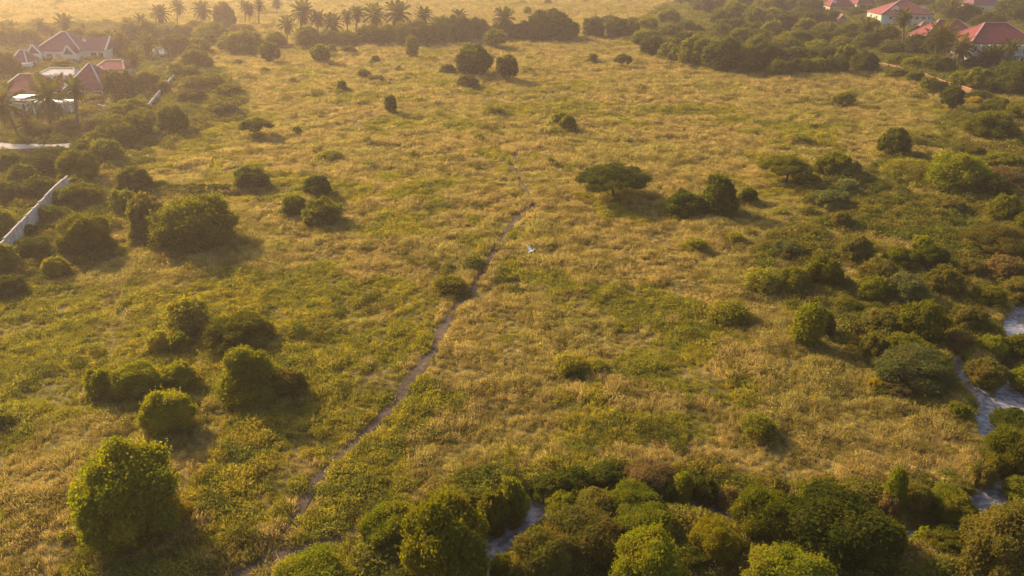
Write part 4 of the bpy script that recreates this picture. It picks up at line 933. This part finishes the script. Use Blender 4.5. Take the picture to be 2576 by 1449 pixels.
def dish(parent, x, y, z, r=.5):
    V = [(x, y, z)]; Fc = []
    for j in (1, 2):
        for i in range(12):
            a = i * math.pi / 6; V.append((x + math.cos(a) * r * j / 2, y - .12 * j * j * r, z + math.sin(a) * r * j / 2))
    for i in range(12): Fc.append((0, 1 + i, 1 + (i + 1) % 12)); Fc.append((1 + i, 13 + i, 13 + (i + 1) % 12, 1 + (i + 1) % 12))
    o = put('satellite_dish', new_mesh('satellite_dish', V, Fc), M_WHITE, parent); MB().tube([(x, y, z), (x, y + .3, z - .5)], [.05, .05], 6).build('dish_arm', M_FRAME, o)
def house(u0, u1, v_eave, v_base, v_top, depth, label, wallm, roofm, ridge=.35, rot=0, storeys=1, wins=5, name='house', lift=0, along='x', doors=True):
    um = (u0 + u1) / 2; P = at(um, v_base, 0); s = scale_at(P); w = (u1 - u0) / s; hw = (v_base - v_eave) / s / math.cos(.15); g = tz(P[0], P[1])
    hr = (v_eave - v_top) / s - depth * .5 * math.sin(math.atan2(CAM_H, P[1])) * .9; hr = max(hr, 1.2)
    o = empty(name, (P[0], P[1] + depth / 2, g), rot); tag(o, label, 'house', None); w -= 1.0
    wl = MB().box(-w / 2, w / 2, -depth / 2, depth / 2, -.4, hw).build('wall', wallm, o)
    hip_roof('roof', 0, 0, w, depth, hw + .002, hr, w * ridge if along == 'x' else depth * ridge, roofm, o, along=along)
    for st in range(storeys):
        sh = hw / storeys; z0 = st * sh + sh * .32
        for i in range(wins):
            x = -w / 2 + w * (i + .5) / wins
            if doors and st == 0 and i == wins // 2: 
                d = MB().box(x - .6, x + .6, -depth / 2 - .06, -depth / 2 + .04, .05, 2.1).build('door', M_FRAME, o); MB().box(x + .4, x + .48, -depth / 2 - .12, -depth / 2 - .06, 1.0, 1.1).build('handle', M_CAP, d)
            else: window(o, x, -depth / 2, z0, 1.3, sh * .42)
        for y in (-depth * .2, depth * .2): side_window(o, -w / 2, y, z0, 1.3, sh * .42); side_window(o, w / 2, y, z0, 1.3, sh * .42)
    return o, w, hw, hr, s
# left estate: purple roofed house with two white gables
o, w, hw, hr, s = house(90, 206, 130, 156, 84, 12, 'long bungalow with purple brown hipped roof and two white edged gables', M_WALLW, M_ROOF_P, .12, .05, wins=5)
def gable(parent, x, y, z, w, h, d, wallz):
    """forward gable: roof prism, white barge boards, infill panel and box bay below"""
    r = put('gable_roof', new_mesh('gable_roof', [(x - w / 2, y, z), (x + w / 2, y, z), (x, y, z + h), (x - w / 2, y + d, z), (x + w / 2, y + d, z), (x, y + d, z + h)], [(0, 1, 2), (5, 4, 3), (0, 2, 5, 3), (1, 4, 5, 2), (0, 3, 4, 1)]), M_ROOF_P, parent)
    for sg in (-1, 1): MB().bar((x + sg * (w / 2 + .2), y - .12, z - .15), (x, y - .12, z + h + .08), .24, .45).build('barge_board', M_WHITE, r)
    MB().box(x - w / 2, x + w / 2, y + .02, y + d * .6, wallz, z - .01).build('bay_wall', M_WALLW, parent)
gable(o, w * .37, -9.2, hw - .6, 3.3, 2.3, 6, -.3)
gable(o, -w * .47, -7.6, hw - .5, 3.8, 2.4, 5, -.3)
wing = MB().box(w * .5, w * .5 + 6.4, -4.5, 4.0, -.4, hw).build('wing_wall', M_WALLW, o)
hip = put('wing_roof', new_mesh('wing_roof', [(w * .45, -5.2, hw + .01), (w * .5 + 7, -5.2, hw + .01), (w * .5 + 7, 4.6, hw + .01), (w * .45, 4.6, hw + .01), (w * .35, -.3, hw + 3.2), (w * .5 + 7, -.3, hw + 3.2)],
          [(3, 2, 1, 0), (0, 1, 5, 4), (2, 3, 4, 5), (1, 2, 5), (0, 4, 3)]), M_ROOF_P, o)
MB().bar((w * .5 + 7.1, -5.5, hw - .1), (w * .5 + 7.1, -.3, hw + 3.35), .3, .4).build('barge_board', M_WHITE, hip)
window(o, w * .5 + 3.2, -4.5, 1.0, 1.5, 1.3); window(o, w * .5 + 5.2, -4.5, 1.0, 1.2, 1.3)
dish(o, w * .52, -1.8, hw + 2.6, .55)
o, w, hw, hr, s = house(26, 68, 160, 176, 128, 7, 'small outbuilding with purple roof left of the gabled bungalow', M_WALLW, M_ROOF_P, .3, .15, wins=3)
MB().box(-w * .35, w * 1.0, -5.2, -4.0, hw * .55, hw * .55 + .9).build('canopy_edge', M_WHITE, o)
MB().box(-w * .3, -w * .3 + .2, -5.0, -4.8, -.2, hw * .55 - .01).build('canopy_post', M_WHITE, o); MB().box(w * .9, w * .9 + .2, -5.0, -4.8, -.2, hw * .55 - .01).build('canopy_post', M_WHITE, o)
house(98, 196, 190, 206, 172, 6, 'low building with a pale weathered roof between the purple and red roofs', M_WALLW, M_ROOF_G, .7, -.06, wins=5)
house(236, 316, 178, 196, 154, 8, 'low red roofed building behind the hipped red one, white edge at its end', M_WALLW, M_ROOF_R, .6, .05, wins=4)
o, w, hw, hr, s = house(166, 266, 226, 246, 160, 9.5, 'red roofed house with a pointed hipped roof beside the garden palms', M_WALLW, M_ROOF_R, .05, .02, wins=4)
dish(o, 1.2, 2.6, hw + hr * .75, .45)
o, w, hw, hr, s = house(-4, 112, 236, 256, 188, 10, 'wide red roofed house behind the biggest garden palm', M_WALLW, M_ROOF_R, .45, 0, wins=6)
dish(o, w * .48, 1.0, hw + hr * .8, .5)
house(110, 172, 222, 240, 190, 6, 'small red roofed wing between the two red roofed houses', M_WALLW, M_ROOF_R, .5, .0, wins=3)
# white colonnade and carport in front
P0, P1 = at(36, 292, 0), at(182, 292, 0); g = tz(P0[0], P0[1]); L = P1[0] - P0[0]
o = empty('colonnade', (P0[0], P0[1], g)); tag(o, 'white colonnade with square columns half hidden by the biggest garden palm', 'colonnade')
MB().box(-.3, L + .3, -.3, 2.6, 2.3, 2.75).build('beam', M_WHITE, o); MB().box(-.1, L * .96, 2.4, 2.6, -.2, 2.29).build('wall', M_WALLW, o)
n = 9
for i in range(n): MB().box(L * i / (n - 1) - .18, L * i / (n - 1) + .18, -.18, .18, -.2, 2.298).build('column', M_WHITE, o)
MB().box(0, L * .3, -.6, 3.4, 3.3, 3.55).build('canopy', M_WHITE, o)
for x in (.2, L * .3 - .2): MB().box(x - .1, x + .1, -.4, -.2, 2.752, 3.298).build('canopy_post', M_WHITE, o)
for i in range(5): MB().box(L * (i + .3) / 6, L * (i + .3) / 6 + .8, 2.36, 2.398, .1, 2.0).build('shaded_opening', M_DARK, o)  # dark slabs paint the shade of the openings behind the columns
Pq = at(214, 264, 0); o = empty('garden_wall', (Pq[0], Pq[1], tz(Pq[0], Pq[1]))); tag(o, 'short orange topped garden wall right of the white colonnade', 'wall')
MB().box(-1.6, 1.6, -.15, .15, -.2, .75).build('wall_base', M_YARD, o); MB().box(-1.7, 1.7, -.25, .25, .752, 1.05).build('coping', plain('coping_orange', (.72, .36, .16), .8, .1, 1), o)
Pq = at(263, 274, 0); o = empty('low_wall', (Pq[0], Pq[1], tz(Pq[0], Pq[1]), ), -.5); tag(o, 'short pale broken wall beside the hedge row near the gardens', 'wall')
for i in range(4): MB().box(-1.9 + i * .95, -1.0 + i * .95, -.12, .12, -.2, .9 - .12 * (i % 2)).build('panel', M_CONC, o)
house(378, 414, 138, 148, 122, 5, 'tiny pale hut at the back of the garden lawn', M_WALLW, M_ROOF_G, .5, .1, wins=3)
# right estate
CAPM[0] = M_CAP
o, w, hw, hr, s = house(2212, 2346, 38, 72, 4, 15, 'cream walled two storey house with dark red hipped roof, white dish and blue pillar', M_WALLC, M_ROOF_R, .12, -.05, 2, wins=8)
MB().box(w / 2 - 1.6, w / 2 - 1.1, -8.1, -7.62, -.3, hw - .02).build('pillar', M_WALLB, o); MB().box(-w / 2 + .3, -w / 2 + 2.0, -7.9, -7.52, -.3, hw * .9).build('pillar', M_WALLB, o)
dish(o, -w * .22, -5.2, hw + hr * .42, 1.35); dish(o, w * .33, -4.6, hw + hr * .5, .75)
o, w, hw, hr, s = house(2326, 2470, 100, 124, 54, 13, 'wide house with a long curved looking red roof behind the palm cluster', M_WALLW, M_ROOF_B, .35, -.12, 1, wins=6)
o, w, hw, hr, s = house(2432, 2600, 112, 164, 60, 14, 'big two storey house with bright red hipped roof at the right edge', M_WALLC, M_ROOF_B, .35, -.06, 2, wins=8)
for i in range(9):
    MB().box(-w / 2 + w * i / 8 - .2, -w / 2 + w * i / 8 + .2, -8.6, -8.2, -.3, hw - .15).build('column', M_WALLC, o)
MB().box(-w / 2 - .2, w / 2 + .2, -8.7, -7.1, hw * .48, hw * .56).build('balcony', M_WALLB, o)
house(2402, 2444, 98, 122, 78, 8, 'low red roof joining the two wide red roofed houses', M_WALLW, M_ROOF_B, .5, -.05, wins=2)
house(2308, 2352, 76, 92, 56, 5, 'small house with an orange red roof left of the long red roof', M_WALLB, plain('roof_orange', (.42, .14, .06), .7, .25, .8), .35, -.2, wins=3)
o, w, hw, hr, s = house(2084, 2148, 18, 34, -8, 10, 'left far house with red roof and a small white dish', M_WALLC, M_ROOF_B, .35, -.03, wins=5); dish(o, -w * .3, -3.6, hw + hr * .45, .8)
house(2150, 2204, 14, 30, -10, 9, 'right far house with red roof and pale walls', M_WALLW, M_ROOF_B, .4, 0, wins=5)
house(1902, 1964, 9, 20, -12, 10, 'farthest red roof half hidden behind the thicket', M_WALLC, M_ROOF_B, .4, 0, wins=4)
o, w, hw, hr, s = house(2440, 2514, 14, 34, -12, 10, 'house with a plain brown roof at the top right', M_WALLC, M_ROOF_P, .6, 0, wins=4); dish(o, w * .5, -5.6, hw * .7, .7)
# little brick gable
Pq = at(2117, 64, 0); g = tz(Pq[0], Pq[1]); o = empty('garden_shed', (Pq[0], Pq[1], g)); tag(o, 'little brick red gabled shed among the trees below the far houses', 'shed')
MB().box(-1.9, 1.9, -.2, 3.5, -.3, 2.6).build('wall', M_BRICKW, o); 
put('gable', new_mesh('gable', [(-2.0, -.25, 2.6), (2.0, -.25, 2.6), (0, -.25, 4.6), (-2.0, 3.6, 2.6), (2.0, 3.6, 2.6), (0, 3.6, 4.6)], [(0, 1, 2), (5, 4, 3), (0, 2, 5, 3), (1, 4, 5, 2), (0, 3, 4, 1)]), M_BRICKW, o)
MB().box(-.35, .35, -.30, -.26, 2.9, 3.6).build('window', M_DARK, o)

# ---------------------------------------------------------------- boundary walls, panel by panel
def fence_wall(pts, h, label, pan, cop, step=2.4, missing=(), name='boundary_wall', jitter=.06, skip=()):
    o = empty(name, (pts[0][0], pts[0][1], 0)); tag(o, label, 'wall'); k = 0; rg = random.Random(5)
    for i in range(len(pts) - 1):
        if i in skip: continue
        a, b = np.array(pts[i]), np.array(pts[i + 1]); Ln = np.hypot(*(b - a)); n = max(1, int(round(Ln / step))); d = (b - a) / Ln
        for j in range(n):
            k += 1
            if k in missing: continue
            p, q = a + d * Ln * j / n, a + d * Ln * (j + 1) / n; g = sum(tz((p[0] + q[0]) / 2 + d[0] * t, (p[1] + q[1]) / 2 + d[1] * t) for t in (-8, -5, -2.5, 0, 2.5, 5, 8)) / 7; hh = h + rg.uniform(-jitter, jitter); an = math.atan2(d[1], d[0]); sl = Ln / n
            loc = (p[0] - pts[0][0], p[1] - pts[0][1], g)
            pn = MB().box(.13, sl - .13, -.07, .07, -.7, hh).build('panel', pan, o, loc=loc, rot=(0, rg.uniform(-.006, .006), an))
            MB().box(.11, sl - .11, -.11, .11, hh + .002, hh + .10).build('coping', cop, pn)
            MB().box(-.125, .125, -.13, .13, -.4, h + .16).build('post', pan, o, loc=loc, rot=(0, 0, an))
    return o
M_COPE = plain('coping_grey', (.48, .40, .36), .9, .2, 1.5)
wall_l = gpoly([(-60, 742), (20, 640), (98, 570), (180, 485)]); fence_wall([wall_l[0], wall_l[3]], 2.3, 'weathered grey concrete panel wall running up from the left edge', M_CONC, M_COPE)
wl2 = gpoly([(180, 485), (375, 282), (432, 214), (455, 186)]); fence_wall(wl2, 1.6, 'far stretch of concrete wall mostly swallowed by the hedge', M_CONC, M_COPE, 3.0)
M_BR2 = plain('coping_brick', (.66, .27, .17), .85, .2, 1.2)
wr = gpoly([(2124, 150), (2150, 157), (2186, 166), (2270, 189), (2314, 200), (2388, 225), (2418, 230), (2442, 238)]); fence_wall(wr, 1.45, 'brownish boundary wall with a bright orange red top below the right estate', M_BRICKW, M_BR2, 3.2, skip=(1, 3, 5))

# ---------------------------------------------------------------- egret, rocks, small things
def egret():
    P = at(1337, 632, 1.4); bz = 1.4; o = empty('egret', (P[0], P[1], bz), math.radians(35)); tag(o, 'white egret with raised wings flying low over the grass beside the footpath', 'bird')
    def surf(name, pts, rad, n=8, mat=M_BIRD):
        m = MB(); m.tube(pts, rad, n); me = new_mesh(name, m.v, m.f); me.polygons.foreach_set('use_smooth', [True] * len(me.polygons)); return put(name, me, mat, o)
    surf('body', [(-.34, 0, 0), (-.24, 0, -.01), (-.1, 0, -.02), (.06, 0, 0), (.2, 0, .04), (.26, 0, .10), (.24, 0, .17), (.30, 0, .22), (.37, 0, .22), (.41, 0, .215)], [.01, .06, .10, .105, .07, .035, .03, .038, .035, .012])
    surf('beak', [(.40, 0, .215), (.53, 0, .19)], [.016, .003], 6, M_BEAK)
    for s in (-1, 1):
        V = [(.14, s * .06, .06), (-.16, s * .06, .03), (.20, s * .32, .22), (-.14, s * .34, .17), (.12, s * .62, .40), (-.12, s * .60, .34), (-.03, s * .88, .52), (-.10, s * .84, .49)]
        V2 = [(x, y, z - .02) for x, y, z in V]; Fc = [(0, 2, 3, 1), (2, 4, 5, 3), (4, 6, 7, 5)]; Fa = Fc + [tuple(8 + i for i in reversed(f)) for f in Fc] + [(0, 1, 9, 8), (0, 8, 10, 2), (2, 10, 12, 4), (4, 12, 14, 6), (6, 14, 15, 7), (7, 15, 13, 5), (5, 13, 11, 3), (3, 11, 9, 1)]
        wg = put('wing', new_mesh('wing', V + V2, Fa), M_BIRD, o)
    put('tail', new_mesh('tail', [(-.30, -.04, .0), (-.30, .04, .0), (-.46, .09, -.02), (-.46, -.09, -.02), (-.30, -.04, -.02), (-.30, .04, -.02), (-.46, .09, -.035), (-.46, -.09, -.035)], [(0, 1, 2, 3), (7, 6, 5, 4), (0, 3, 7, 4), (1, 5, 6, 2), (2, 6, 7, 3), (0, 4, 5, 1)]), M_BIRD, o)
    for s in (-1, 1): surf('leg', [(-.26, s * .03, -.04), (-.40, s * .03, -.07), (-.56, s * .03, -.08)], [.012, .009, .008], 5, M_DARK)
egret()
def rock(u, v, r, label, seed):
    P = at(u, v, 0); g = tz(P[0], P[1]); d = ICO_V * (1 + .25 * (vnoise(ICO_V[:, 0] * 2 + seed, ICO_V[:, 1] * 2 + ICO_V[:, 2], 1.0, seed) - .5))[:, None]
    tag(put('rock', new_mesh('rock', d * np.array([r, r * .7, r * .5]), ICO_F), M_ROCK, None, (P[0], P[1], g + r * .2)), label, 'rock', 'pale rocks in the scrub')
rock(2010, 664, .62, 'pale whitish rock showing in the scrub, biggest of three', 1); rock(1996, 668, .35, 'small pale rock left of the biggest one', 2); rock(2146, 782, .5, 'dull pinkish rock above the flat scrub right of the vine covered stump', 3)
rock(2477, 713, .3, 'tiny pale rock near the right brush', 4)

spread_all()

# ---------------------------------------------------------------- haze
hm = bpy.data.materials.new('haze_air'); hm.use_nodes = True; N, L = nodes(hm); N.remove(N["Principled BSDF"])
pv = N.new("ShaderNodeVolumePrincipled"); pv.inputs["Density"].default_value = HAZE_DENSITY; pv.inputs["Color"].default_value = HAZE_COLOR; pv.inputs["Anisotropy"].default_value = HAZE_ANISO
L.new(pv.outputs[0], N["Material Output"].inputs["Volume"])
hz = MB().box(-5200, 5200, -400, 5400, -3.0, CAM_H + 1.5).build('haze', hm); hz['kind'] = 'stuff'
